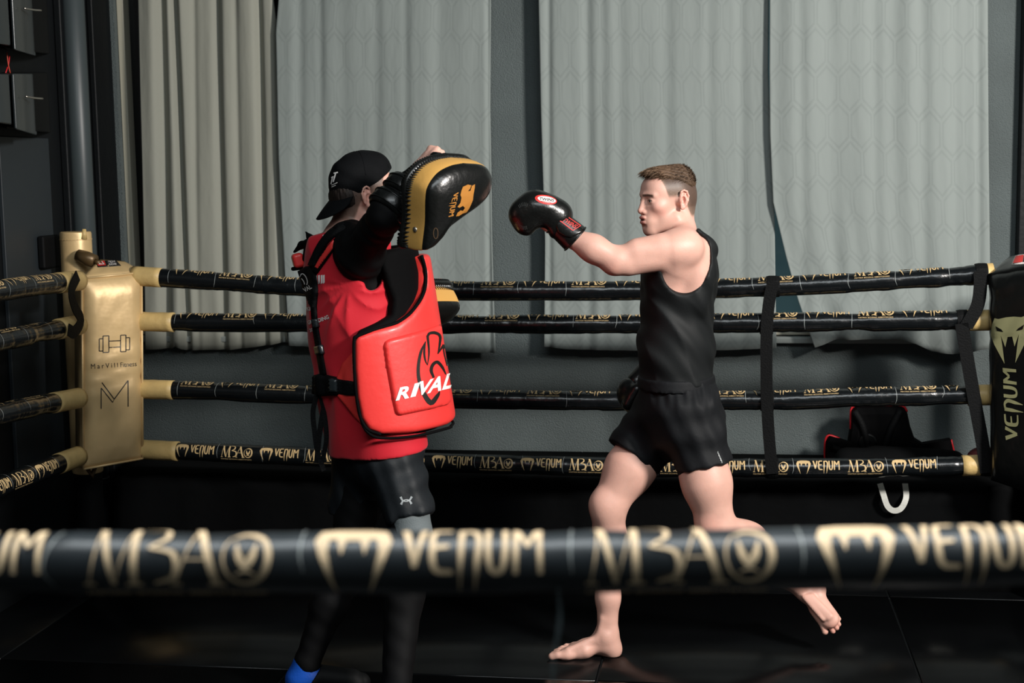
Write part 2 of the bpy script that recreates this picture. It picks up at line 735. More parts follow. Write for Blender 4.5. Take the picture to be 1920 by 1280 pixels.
def stroke(pts, wd, n=None, smooth=True):
    p = np.array(pts, float)
    m = n or max(2, (len(p) - 1) * 5 + 1)
    ws = np.interp(np.linspace(0, 1, m), np.linspace(0, 1, len(wd) if not np.isscalar(wd) else 2), wd if not np.isscalar(wd) else (wd, wd))
    if smooth and len(p) > 2:
        q = spline(p, m)
    else:
        q = np.stack([np.interp(np.linspace(0, len(p) - 1, m), np.arange(len(p)), p[:, i]) for i in (0, 1)], 1)
    T = np.gradient(q, axis=0)
    T /= np.linalg.norm(T, axis=1)[:, None] + 1e-9
    N = np.stack([-T[:, 1], T[:, 0]], 1)
    V = np.concatenate([q + N * ws[:, None] / 2, q - N * ws[:, None] / 2])
    F = []
    for i in range(m - 1):
        F += [(i, m + i, m + i + 1), (i, m + i + 1, i + 1)]
    return V, np.array(F)


def text2(s, bold=0.0, spacing=1.0):
    """built-in font text as 2D triangles, cap height 1, starting at x=0; returns V,F,width"""
    cu = bpy.data.curves.new('t', 'FONT')
    cu.body = s
    cu.offset = bold
    cu.space_character = spacing
    cu.resolution_u = 3
    o = bpy.data.objects.new('t', cu)
    COL.objects.link(o)
    bpy.context.view_layer.update()
    me = bpy.data.meshes.new_from_object(o.evaluated_get(bpy.context.evaluated_depsgraph_get()))
    me.calc_loop_triangles()
    V = np.array([v.co[:2] for v in me.vertices], float)
    F = np.array([t.vertices[:] for t in me.loop_triangles], int)
    bpy.data.objects.remove(o)
    bpy.data.curves.remove(cu)
    bpy.data.meshes.remove(me)
    x0, x1 = V[:, 0].min(), V[:, 0].max()
    y1 = 0.69
    V = np.stack([(V[:, 0] - x0) / y1, V[:, 1] / y1], 1)
    return V, F, (x1 - x0) / y1


SNAKE = [(-.50, .55), (-.42, .88), (-.20, 1), (.20, 1), (.42, .88), (.50, .55), (.43, .22), (.20, -.62), (.33, .33), (.31, .60), (.22, .62),
         (.15, .26), (.09, .58), (-.09, .58), (-.15, .26), (-.22, .62), (-.31, .60), (-.33, .33), (-.20, -.62), (-.43, .22)]


def g_snake(x, y, wd, h):
    V, F = tess(SNAKE)
    return V * np.array([wd, h * 0.62]) + np.array([x + wd / 2, y + h * 0.38]), F


def g_venum(x, y, wd, h, thin=1.0):
    L = []
    s = []
    s.append([([(0, 1.0), (.22, .12)], (.17, .13)), ([(.22, .12), (.42, 1.0)], (.10, .15))])
    s.append([([(.46, .98), (.12, .92), (.06, .5), (.12, .08), (.48, .02)], (.13, .15, .15, .15, .10)), ([(.10, .50), (.40, .52)], (.13, .09))])
    s.append([([(.04, -.42), (.07, .4), (.09, .98)], (.02, .14, .15)), ([(.07, .90), (.30, .95), (.44, .70), (.40, .2), (.34, -.42)], (.14, .15, .15, .14, .02))])
    s.append([([(.07, 1.0), (.07, .4), (.14, .06), (.34, .06), (.42, .4), (.42, 1.0)], .14)])
    s.append([([(.05, -.02), (.07, .98)], (.12, .15)), ([(.07, .95), (.30, .5)], (.15, .10)), ([(.30, .5), (.52, .95)], (.10, .15)), ([(.54, .98), (.56, -.02)], (.15, .12))])
    adv = [.52, .58, .56, .58, .66]
    tot = sum(adv) - 0.06
    cx = 0
    for st, a in zip(s, adv):
        for pts, wds in st:
            V, F = stroke(pts, np.array(wds) * thin if not np.isscalar(wds) else wds * thin, smooth=len(pts) > 2)
            V = V + np.array([cx, 0])
            L.append((V * np.array([wd / tot, h]) + np.array([x, y]), F))
        cx += a
    return join2(L)


def g_mba(x, y, wd, h, caption=True, thin=0.85):
    """serif monogram, ring emblem at its right and a caption line below"""
    L = []
    S = [([(0.0, 0), (.07, .5), (.10, 1)], (.03, .03, .03)), ([(.10, 1), (.30, 0)], (.12, .09)), ([(.30, 0), (.52, 1)], .025), ([(.52, 1), (.54, 0)], .12),
         ([(-.06, 0), (.08, 0)], .05), ([(.44, 0), (.64, 0)], .06), ([(.04, 1), (.16, 1)], .05),
         ([(.60, 1), (.86, .96), (.90, .72), (.70, .55)], (.04, .07, .10, .05)), ([(.70, .55), (1.0, .46), (1.02, .14), (.78, .02)], (.05, .10, .12, .05)),
         ([(1.02, 0), (1.30, 1)], .03), ([(1.26, 1), (1.52, 0)], (.13, .13)), ([(1.12, .38), (1.42, .38)], .03), ([(.96, 0), (1.10, 0)], .05), ([(1.42, 0), (1.62, 0)], .06)]
    ring = [(1.86 + .27 * math.cos(a), .42 + .40 * math.sin(a)) for a in np.linspace(2.3, 2.3 + 5.6, 14)]
    S.append((ring, (.02, .05, .10, .12, .05)))
    S += [([(1.74, .62), (1.78, .42), (1.86, .30), (1.94, .42), (1.98, .62)], (.03, .12, .16, .12, .03)), ([(1.70, .72), (1.86, .80), (2.02, .70)], (.03, .10, .03)),
          ([(1.74, .16), (1.86, .22), (1.98, .16)], (.03, .08, .03))]
    for pts, wds in S:
        V, F = stroke(pts, np.array(wds) * thin if not np.isscalar(wds) else wds * thin, smooth=len(pts) > 2)
        L.append((V * np.array([wd / 2.2, h]) + np.array([x + .03 * wd, y]), F))
    if caption:
        V, F, tw = text2('MATRIX BOXING ABBOTSFORD')
        L.append((V * np.array([wd * .97 / tw, h * .11]) + np.array([x + .01 * wd, y - .25 * h]), F))
    return join2(L)


def on_tube(C, UV, r, phi0, name, F, material, parent, side):
    """wrap flat print (u along the rope, v around it) round a rope with centre line C"""
    seg = np.linalg.norm(np.diff(C, axis=0), axis=1)
    S = np.concatenate([[0], np.cumsum(seg)])
    u = np.clip(UV[:, 0], 0, S[-1] - 1e-4)
    c = np.stack([np.interp(u, S, C[:, i]) for i in range(3)], 1)
    T = np.gradient(C, axis=0)
    T /= np.linalg.norm(T, axis=1)[:, None]
    t = np.stack([np.interp(u, S, T[:, i]) for i in range(3)], 1)
    up = np.array([0, 0, 1.0])
    b = np.cross(t, up) * side
    b /= np.linalg.norm(b, axis=1)[:, None]
    n = np.cross(b, t) * side
    n *= np.sign(n[:, 2])[:, None]
    ph = phi0 + UV[:, 1] / r
    V = c + (r + 0.0011) * (np.cos(ph)[:, None] * b + np.sin(ph)[:, None] * n)
    return obj(name, V, F, material, parent)


def cast(bvh, V2, off, fallback=None):
    """drop pixel-space points along the view rays onto a surface; returns points and surface normals"""
    out = np.zeros((len(V2), 3))
    N = np.zeros((len(V2), 3))
    ok = np.zeros(len(V2), bool)
    o = Vector(CAM)
    for i, (x, y) in enumerate(V2):
        d = Vector(ray(x, y)).normalized()
        h = bvh.ray_cast(o, d)
        if h[0] is not None:
            n = h[1]
            if n.dot(d) > 0:
                n = -n
            out[i] = h[0]
            N[i] = n
            ok[i] = True
    if not ok.all():
        if ok.any():
            good = np.nonzero(ok)[0]
            for i in np.nonzero(~ok)[0]:
                j = good[np.argmin(((V2[good] - V2[i]) ** 2).sum(1))]
                out[i] = P(V2[i][0], V2[i][1], out[j][1])
                N[i] = N[j]
        else:
            for i in range(len(V2)):
                out[i] = P(V2[i][0], V2[i][1], fallback or 5.0)
                N[i] = -ray(*V2[i])
                N[i] /= np.linalg.norm(N[i])
    return out + N * off, N


def decal(name, VF, bvh, material, parent, L=5.0, off=0.0012, fallback=None):
    V, F = subdiv2(VF[0], VF[1], L)
    p, _ = cast(bvh, V, off, fallback)
    # keep triangles facing the viewer
    a = np.cross(p[F[:, 1]] - p[F[:, 0]], p[F[:, 2]] - p[F[:, 0]])
    flip = (a * (p[F[:, 0]] - CAM)).sum(1) > 0
    F = F.copy()
    F[flip] = F[flip][:, ::-1]
    return obj(name, p, F, material, parent)


def text_px(s, x0, y0, x1, y1, h, shear=0.0, bold=0.0, spacing=1.0):
    """text along a pixel baseline"""
    V, F, tw = text2(s, bold, spacing)
    L = math.hypot(x1 - x0, y1 - y0)
    ux, uy = (x1 - x0) / L, (y1 - y0) / L
    X = (V[:, 0] / tw) * L + V[:, 1] * shear * h
    Y = V[:, 1] * h
    return np.stack([x0 + X * ux + Y * uy, y0 + X * uy - Y * ux], 1), F


def poly_px(pts):
    return tess(pts)


def patch(name, poly, thick, bvh, material, parent, L=7.0, off=0.0, fallback=None, round_=0.0, pre=None):
    """a solid piece lying on a surface: pixel outline, real thickness"""
    bm = bmesh.new()
    vs = [bm.verts.new((p[0], p[1], 0)) for p in poly]
    bm.faces.new(vs)
    bmesh.ops.triangulate(bm, faces=bm.faces[:])
    for _ in range(6):
        lg = [e for e in bm.edges if e.calc_length() > L]
        if not lg:
            break
        bmesh.ops.subdivide_edges(bm, edges=lg, cuts=1)
        bmesh.ops.triangulate(bm, faces=[f for f in bm.faces if len(f.verts) > 3])
    bm.verts.ensure_lookup_table()
    V2 = np.array([(v.co.x, v.co.y) for v in bm.verts])
    F = np.array([[v.index for v in f.verts] for f in bm.faces])
    be = [(e.verts[0].index, e.verts[1].index) for e in bm.edges if e.is_boundary]
    bm.free()
    p, N = cast(bvh, V2, off, fallback)
    # edge distance for a rounded rim
    if round_ > 0:
        bi = np.unique(np.array(be).ravel())
        dist = np.sqrt(((V2[:, None, :] - V2[bi][None, :, :]) ** 2).sum(2)).min(1)
        k = np.sqrt(np.clip(dist / round_, 0, 1) * (2 - np.clip(dist / round_, 0, 1)))
    else:
        k = np.ones(len(V2))
    top = p + N * (thick * (0.25 + 0.75 * k))[:, None]
    bot = p - N * 0.003
    a = np.cross(top[F[:, 1]] - top[F[:, 0]], top[F[:, 2]] - top[F[:, 0]])
    flip = (a * N[F[:, 0]]).sum(1) < 0
    F[flip] = F[flip][:, ::-1]
    n = len(V2)
    fc = {}
    for f in F:
        for i in range(3):
            fc[(f[i], f[(i + 1) % 3])] = 1
    faces = [tuple(f) for f in F] + [tuple(int(i) + n for i in f[::-1]) for f in F]
    for a_, b_ in be:
        if (a_, b_) in fc:
            a_, b_ = b_, a_
        faces.append((a_, b_, b_ + n, a_ + n))
    o = obj(name, np.concatenate([top, bot]), [tuple(int(i) for i in f) for f in faces], material, parent, smooth=True)
    return o


def band_px(pts, wd):
    """pixel polyline with width -> outline polygon"""
    q = spline(pts, max(2, (len(pts) - 1) * 4 + 1)) if len(pts) > 2 else np.array(pts, float)
    T = np.gradient(q, axis=0)
    T /= np.linalg.norm(T, axis=1)[:, None]
    N = np.stack([-T[:, 1], T[:, 0]], 1)
    ws = np.interp(np.linspace(0, 1, len(q)), np.linspace(0, 1, len(wd)), wd) if not np.isscalar(wd) else np.full(len(q), wd)
    return [tuple(v) for v in np.concatenate([q + N * ws[:, None] / 2, (q - N * ws[:, None] / 2)[::-1]])]


def pipe(name, pts, r, material, parent=None, n=8, res=4):
    q = spline(pts, (len(pts) - 1) * res + 1)
    return MB().tube(q, r, n).build(name, material, parent, smooth=True)


# ================================================================== SETTING
L0 = P(200, 700, 6.05)[:2]
R0 = P(1850, 700, 5.50)[:2]
U2 = nrm(R0 - L0)
W2 = np.array([-U2[1], U2[0]])
U3 = np.array([U2[0], U2[1], 0.0])
W3 = np.array([W2[0], W2[1], 0.0])
Z3 = np.array([0, 0, 1.0])


def PW(px, py, off=0.0):
    """pixel on the vertical plane parallel to the back ropes, off metres behind them"""
    d = ray(px, py)
    k = (off + W2 @ (L0 - CAM[:2])) / (W2 @ d[:2])
    return CAM + d * k


def PL(px, py, off=0.0):
    """pixel on the vertical plane parallel to the left ropes"""
    d = ray(px, py)
    k = (off + U2 @ (L0 - CAM[:2])) / (U2 @ d[:2])
    return CAM + d * k


def RP(u, w_, z):
    """point in ring coordinates"""
    return np.array([L0[0] + U2[0] * u + W2[0] * w_, L0[1] + U2[1] * u + W2[1] * w_, z])


def uw(p):
    d = np.array(p[:2]) - L0
    return float(d @ U2), float(d @ W2)


WOFF = 0.72
AX = (U3, W3, Z3)


def rbox(mb, u0, u1, w0, w1, z0, z1):
    return mb.obox(RP((u0 + u1) / 2, (w0 + w1) / 2, (z0 + z1) / 2), AX, ((u1 - u0) / 2, (w1 - w0) / 2, (z1 - z0) / 2))


UL = uw(PW(222, 600, WOFF))[0]
SILL = float(PW(1490, 630, WOFF)[2])
uA0, uA1 = uw(PW(226, 300, WOFF))[0], uw(PW(905, 300, WOFF))[0]
uB0, uB1 = uw(PW(1030, 300, WOFF))[0], uw(PW(1835, 300, WOFF))[0]
TOP = 3.7

# floor with its mats
mb = MB()
rbox(mb, UL - 0.3, 5.6, -6.2, WOFF + 0.4, -0.12, -0.012)
floor = mb.build('floor', 'joint')
tag(floor, kind='structure')
u_a = uw(PZ(1122, 1262))[0]
u_b = uw(PZ(1700, 1205))[0]
w_j = uw(PZ(760, 1262))[1]
MS = u_b - u_a
mat_me = None
k = 0
for i in range(-4, 5):
    for j in range(-4, 3):
        uc, wc = u_a + (i + 0.5) * MS, w_j + (j + 0.5) * MS
        if uc - MS / 2 < UL - 0.9 or uc > 5.0 or wc < -5.3 or wc - MS / 2 > 0.1:
            continue
        if mat_me is None:
            m_ = MB()
            m_.obox((0, 0, -0.01), AX, (MS / 2 - 0.004, MS / 2 - 0.004, 0.01))
            o = m_.build('mat', 'floor', floor, bevel=0.003, seg=1)
            mat_me = o.data
        else:
            o = bpy.data.objects.new('mat', mat_me)
            COL.objects.link(o)
            o.parent = floor
            b = o.modifiers.new('bevel', 'BEVEL')
            b.width = 0.003
            b.segments = 1
        c = RP(uc, wc, 0)
        o.location = (c[0], c[1], -0.0005 * ((i * 7 + j * 3) % 4))

# back wall with two window openings
mb = MB()
rbox(mb, UL, 5.4, WOFF, WOFF + 0.22, -0.1, SILL)
rbox(mb, UL, uA0, WOFF, WOFF + 0.22, SILL, TOP)
rbox(mb, uA1, uB0, WOFF, WOFF + 0.22, SILL, TOP)
rbox(mb, uB1, 5.4, WOFF, WOFF + 0.22, SILL, TOP)
rbox(mb, uA0, uA1, WOFF, WOFF + 0.22, 3.2, TOP)
rbox(mb, uB0, uB1, WOFF, WOFF + 0.22, 3.2, TOP)
tag(mb.build('wall_back', 'plaster'), kind='structure')
# left wall, running towards the viewer
mb = MB()
rbox(mb, UL - 0.25, UL, -6.0, WOFF + 0.22, -0.1, TOP)
wall_left = tag(mb.build('wall_left', 'black_wall'), kind='structure')


def window(name, u0, u1, gm='glass'):
    wn = tag(empty(name, RP((u0 + u1) / 2, WOFF + 0.1, SILL)), kind='structure')
    n = 3
    t = 0.035
    for (a, b, c, d) in ((u0, u0 + t, SILL, 3.2), (u1 - t, u1, SILL, 3.2), (u0 + t, u1 - t, SILL, SILL + t), (u0 + t, u1 - t, 3.2 - t, 3.2)):
        m_ = MB()
        rbox(m_, a, b, WOFF + 0.03, WOFF + 0.13, c, d)
        m_.build('frame_bar', 'frame', wn, bevel=0.006)
    st = (u1 - u0) / n
    for i in range(1, n):
        m_ = MB()
        rbox(m_, u0 + i * st - 0.03, u0 + i * st + 0.03, WOFF + 0.05, WOFF + 0.12, SILL + t, 3.2 - t)
        m_.build('mullion', 'frame', wn, bevel=0.006)
    for i in range(n):
        m_ = MB()
        rbox(m_, u0 + i * st + 0.03, u0 + (i + 1) * st - 0.03, WOFF + 0.095, WOFF + 0.1, SILL + t, 3.2 - t)
        m_.build('pane', gm, wn)
    m_ = MB()
    rbox(m_, u0 - 0.02, u1 + 0.02, WOFF - 0.035, WOFF + 0.04, SILL - 0.03, SILL)
    m_.build('window_sill', 'sill', wn, bevel=0.006)
    return wn


window('window_1', uA0, uA1, 'glass_dark')
window('window_2', uB0, uB1)

# corner trims and the duct beside the left post
ut = uw(PW(1907, 300, WOFF))[0]
mb = MB()
rbox(mb, ut, ut + 0.5, WOFF - 0.06, WOFF, -0.0, TOP)
tag(mb.build('trim_1', 'black_wall', bevel=0.008), kind='structure')
wA = uw(PL(212, 200, UL))[1]
wB = uw(PL(170, 200, UL))[1]
mb = MB()
rbox(mb, UL, UL + 0.03, wB, wA, 0, TOP)
tag(mb.build('trim_2', 'black_wall', bevel=0.008), kind='structure')
wC = uw(PL(122, 200, UL))[1]
wD = uw(PL(108, 200, UL))[1]
mb = MB()
rbox(mb, UL, UL + 0.035, wD, wC, 0, TOP)
tag(mb.build('trim_3', 'black_wall', bevel=0.008), kind='structure')
pp = PL(146, 200, UL + 0.06)
pr = empty('drain_pipe', (pp[0], pp[1], 0))
tag(pr, 'dark grey vertical pipe running up the left wall behind the gold post', 'pipe')
mb = MB().tube([(pp[0], pp[1], 0), (pp[0], pp[1], TOP)], 0.05, 24)
mb.build('pipe_run', 'pipe_paint', pr, smooth=True)
for z in (0.35, 2.62):
    MB().tube([(pp[0], pp[1], z), (pp[0], pp[1], z + 0.03)], 0.056, 24).build('collar', 'black_gloss', pr, bevel=0.003)

# board and bracket on the left wall
w0, w1 = uw(PL(8, 560, UL))[1], uw(PL(100, 560, UL))[1]
za, zb = PL(60, 885, UL)[2], PL(60, 258, UL)[2]
wp = empty('wall_panel', RP(UL, (w0 + w1) / 2, za))
tag(wp, 'dark grey upright board on the black left wall below the glossy boxes', 'panel')
mb = MB()
rbox(mb, UL, UL + 0.018, w0, w1, za, zb)
mb.build('board', mat('board_dark', (36, 42, 46), 0.5, bump=0.1, bscale=20), wp, bevel=0.004)
mb = MB()
q = PL(78, 472, UL)
b0, b1 = uw(PL(62, 472, UL))[1], uw(PL(95, 472, UL))[1]
rbox(mb, UL + 0.018, UL + 0.05, b0, b1, q[2] - 0.07, q[2] + 0.07)
mb.build('bracket', 'under', wp, bevel=0.01)


def wall_box(x_shift, y0, y1, label):
    """two bent glossy facets on a dark housing, with a thin rod"""
    base = PL(30, (y0 + y1) / 2, UL + 0.2)
    e = empty('wall_box', RP(UL, uw(base)[1], base[2]))
    tag(e, label, 'box', 'glossy wall boxes')

    def prism(cols, name, material, yy0, yy1, slant):
        m_ = MB()
        V = []
        for (px, off) in cols:
            for y in (yy0, yy1 + slant * (px - 20)):
                p = PL(px, (y0 + y1) / 2, UL + off)
                V.append((p[0], p[1], PL(px, y, UL + off)[2]))
        n = len(cols)
        F = [(2 * i, 2 * i + 1, 2 * ((i + 1) % n) + 1, 2 * ((i + 1) % n)) for i in range(n)]
        F += [tuple(2 * i for i in range(n))[::-1], tuple(2 * i + 1 for i in range(n))]
        m_.add(V, F)
        bm = bmesh.new()
        o = m_.build(name, material, e, bevel=0.008, seg=3)
        bm.from_mesh(o.data)
        bmesh.ops.recalc_face_normals(bm, faces=bm.faces[:])
        bm.to_mesh(o.data)
        bm.free()
        return o
    s = x_shift
    prism([(-70 + s, 0.16), (-30 + s, 0.24), (18 + s, 0.26), (21 + s, 0.22), (-10 + s, 0.1), (-60 + s, 0.08)], 'facet', 'black_gloss', y0, y1 - 6, 0.15)
    prism([(23 + s, 0.25)] + [(23 + s + 43 * q_, 0.262 - .10 * q_ ** 2.2) for q_ in np.linspace(.12, 1, 9)] + [(40 + s, 0.12)], 'facet', 'black_gloss', y0, y1, 0.3)
    prism([(8 + s, 0.17), (70 + s, 0.17), (90 + s, 0.12), (92 + s, 0.0), (6 + s, 0.0)], 'housing', 'under', y0 - 2, y1 + 2, 0.1)
    ym = y0 + (y1 - y0) * 0.42
    pipe('rod', [PL(48 + s, ym, UL + 0.262), PL(66 + s, ym + 3, UL + 0.272), PL(80 + s, ym + 4, UL + 0.28)], 0.004, 'steel', e)


wall_box(-3, -40, 92, 'glossy black wall box with thin silver rod at the top left, upper of the two')
wall_box(0, 138, 240, 'glossy black wall box with thin silver rod, lower of the two under loose wires')
q = PL(14, 118, UL + 0.1)
wr = empty('loose_wire', q)
tag(wr, 'thin red and orange loose wires crossing between the two glossy wall boxes', 'wire')
pipe('wire_strand', [PL(13, 98, UL + 0.17), PL(15, 118, UL + 0.17), PL(19, 137, UL + 0.17)], 0.0025, 'wire', wr)
pipe('wire_strand', [PL(18, 104, UL + 0.165), PL(16, 120, UL + 0.165), PL(10, 138, UL + 0.165)], 0.0025, 'red_pipe', wr)


# curtains
def curtain(label, left, right, bottom, off, seed, amp, nfold, grooves, material, hem=0.0, wob=0.0):
    """left/right: [(y,x)...] pixel edges; bottom: [(s,y)...] hem line"""
    r = np.random.default_rng(seed)
    nu, nv = 150, 90
    gk = .75 if amp > .02 else .6
    ly, lx = zip(*left)
    ry, rx = zip(*right)
    bs, by = zip(*bottom)
    fr = [(nfold * f, r.uniform(0, 6.28), a, r.uniform(-1, 1)) for f, a in ((1, .5), (1.7, .35), (2.9, .25), (4.6, .15))]
    mid = (np.mean(lx) + np.mean(rx)) / 2
    V = np.zeros((nv + 1, nu + 1, 3))
    UVs = np.zeros((nv + 1, nu + 1, 2))
    width = np.linalg.norm(PW(np.mean(lx), 300, off) - PW(np.mean(rx), 300, off)) * 1.12
    for j in range(nv + 1):
        t = j / nv
        for i in range(nu + 1):
            s = i / nu
            yb = np.interp(s, bs, by)
            y = -330 + (yb + 330) * t
            x = np.interp(y, ly, lx) * (1 - s) + np.interp(y, ry, rx) * s
            d = 0.0
            for f, ph, a, wv in fr:
                d += a * math.sin(2 * math.pi * f * s + ph + wv * 0.9 * math.sin(t * 2.2 + ph))
            g = 0.0
            for gx, gw, gd, sl in grooves:
                xx = x - (gx + sl * (y / 650.0))
                g -= gd * gk * math.exp(-(xx / (gw * (1.15 if gk > .7 else 1.5))) ** 2)
            k = amp * (1.0 - 0.25 * t)
            ss = 0.004 * math.sin(9 * t + 11 * s + seed) + wob * sstep(0.82, 1.0, t) * (math.sin(22 * s + 2) + math.sin(37 * s))
            V[j, i] = PW(x, y, off) - W3 * (k * d + g + ss)
            UVs[j, i] = (s * width + seed, -t * 2.6)
    n = nu + 1
    F = [(j * n + i, (j + 1) * n + i, (j + 1) * n + i + 1, j * n + i + 1) for j in range(nv) for i in range(nu)]
    o = obj('curtain', V.reshape(-1, 3), np.array(F), material)
    uvl = o.data.uv_layers.new(name='UVMap')
    li = np.zeros(len(o.data.loops), dtype=np.int32)
    o.data.loops.foreach_get('vertex_index', li)
    uvl.data.foreach_set('uv', UVs.reshape(-1, 2)[li].astype(np.float32).ravel())
    sm = o.modifiers.new('thick', 'SOLIDIFY')
    sm.thickness = 0.003
    tag(o, label, 'curtain', 'window curtains')
    return o


curtain('taupe grey curtain with deep folds beside the gold corner post, leftmost curtain',
        [(-70, 256), (0, 258), (300, 266), (660, 272)], [(-70, 505), (40, 516), (160, 518), (400, 526), (660, 538)],
        [(0, 655), (.18, 654), (.22, 648), (.28, 657), (.6, 656), (.9, 646), (1, 640)], 0.66, 3, 0.0205, 1.3,
        [(300, 9, .05, 12), (326, 6, .07, 24), (404, 8, .04, 14), (483, 6, .04, 14), (360, 5, .012, 10), (440, 5, .012, 10), (516, 4, .03, 14)], 'curtain_warm', wob=0.004)
curtain('pale grey patterned curtain hanging behind the man in the red vest',
        [(-70, 526), (0, 522), (60, 517), (300, 523), (660, 542)], [(-70, 920), (200, 918), (450, 922), (665, 929)],
        [(0, 648), (.3, 655), (.7, 658), (1, 662)], 0.63, 8, 0.008, 1.7,
        [(560, 7, .02, 5), (600, 5, .010, 3), (705, 8, .014, 4), (640, 10, .01, 4), (760, 6, .012, 4), (820, 9, .012, 3), (915, 3, .02, 3)], 'curtain', wob=0.003)
curtain('pale grey patterned curtain behind the boxer, right of the bare wall pillar',
        [(-70, 1008), (200, 1014), (450, 1022), (660, 1020)], [(-70, 1442), (130, 1440), (400, 1452), (660, 1456)],
        [(0, 650), (.1, 655), (.5, 658), (.8, 656), (1, 652)], 0.62, 15, 0.007, 1.6,
        [(1028, 4, .02, 2), (1100, 7, .022, 6), (1162, 9, .016, 5), (1130, 6, .008, 3), (1250, 9, .010, 3), (1330, 8, .012, 4), (1390, 7, .012, 4)], 'curtain', wob=0.003)
curtain('pale grey patterned curtain with a rumpled lifted hem by the black corner pad, rightmost curtain',
        [(-70, 1444), (130, 1443), (250, 1444), (380, 1450), (480, 1474), (560, 1496), (660, 1530)], [(-70, 1852), (300, 1854), (665, 1858)],
        [(0, 652), (.06, 646), (.14, 637), (.3, 636), (.5, 636), (.58, 645), (.66, 659), (.78, 664), (1, 655)], 0.57, 21, 0.010, 2.0,
        [(1500, 8, .012, 10), (1560, 12, .02, 10), (1640, 8, .012, 6), (1730, 10, .018, 4), (1790, 7, .015, 3), (1835, 5, .015, 2)], 'curtain', wob=0.008)

for (a, b, lb) in ((uA0, uA1, 'thin grey curtain rail over the left window'), (uB0, uB1, 'thin grey curtain rail over the right window')):
    zr = float(PW(1000, -322, .6)[2])
    e = tag(empty('curtain_rail', RP((a + b) / 2, .695, zr)), lb, 'rail')
    MB().tube([RP(a - .08, .695, zr), RP(b + .08, .695, zr)], .012, 12).build('rod', 'steel', e, smooth=True)
    for u_ in (a - .05, b + .05):
        MB().tube([RP(u_, .695, zr), RP(u_, WOFF, zr)], .009, 8).build('bracket', 'steel', e, smooth=True)

# cloth-covered ledge along the back wall
mb = MB()
zt = float(PW(900, 893, 0.14)[2])
mb2 = MB()
nU, prof = 90, [(WOFF - .01, zt), (0.45, zt + .004), (0.20, zt), (0.15, zt - .012), (0.135, zt - .04), (0.15, zt - .09), (0.13, 0.2), (0.15, 0.1), (0.14, 0.0), (WOFF - .01, 0.0)]
Vl, Fl = [], []
r_ = np.random.default_rng(5)
ph = r_.uniform(0, 6, 6)
for i in range(nU + 1):
    uu = UL + 0.20 + (4.4 - UL) * i / nU
    for kk, (ww, zz) in enumerate(prof):
        wv = 0.010 * math.sin(uu * 9 + ph[0]) + 0.007 * math.sin(uu * 21 + ph[1]) + 0.004 * math.sin(uu * 47 + ph[2])
        edge = 1.0 if 1 <= kk <= 7 else 0.0
        Vl.append(RP(uu, ww + (edge * 0.8 * wv if kk > 3 else 0), zz + (wv * (0, 0, .12, .7, .9, 0, 0, 0, 0, 0)[kk])))
n = len(prof)
for i in range(nU):
    for kk in range(n):
        k2 = (kk + 1) % n
        Fl.append((i * n + kk, i * n + k2, (i + 1) * n + k2, (i + 1) * n + kk))
Fl += [tuple(range(n))[::-1], tuple(nU * n + kk for kk in range(n))]
ob = obj('ledge', Vl, [tuple(f) for f in Fl], 'ledge')
tag(ob, 'long low ledge draped in black cloth along the back wall behind the ropes', 'ledge')
# ================================================================== RING
rope_r = 0.039


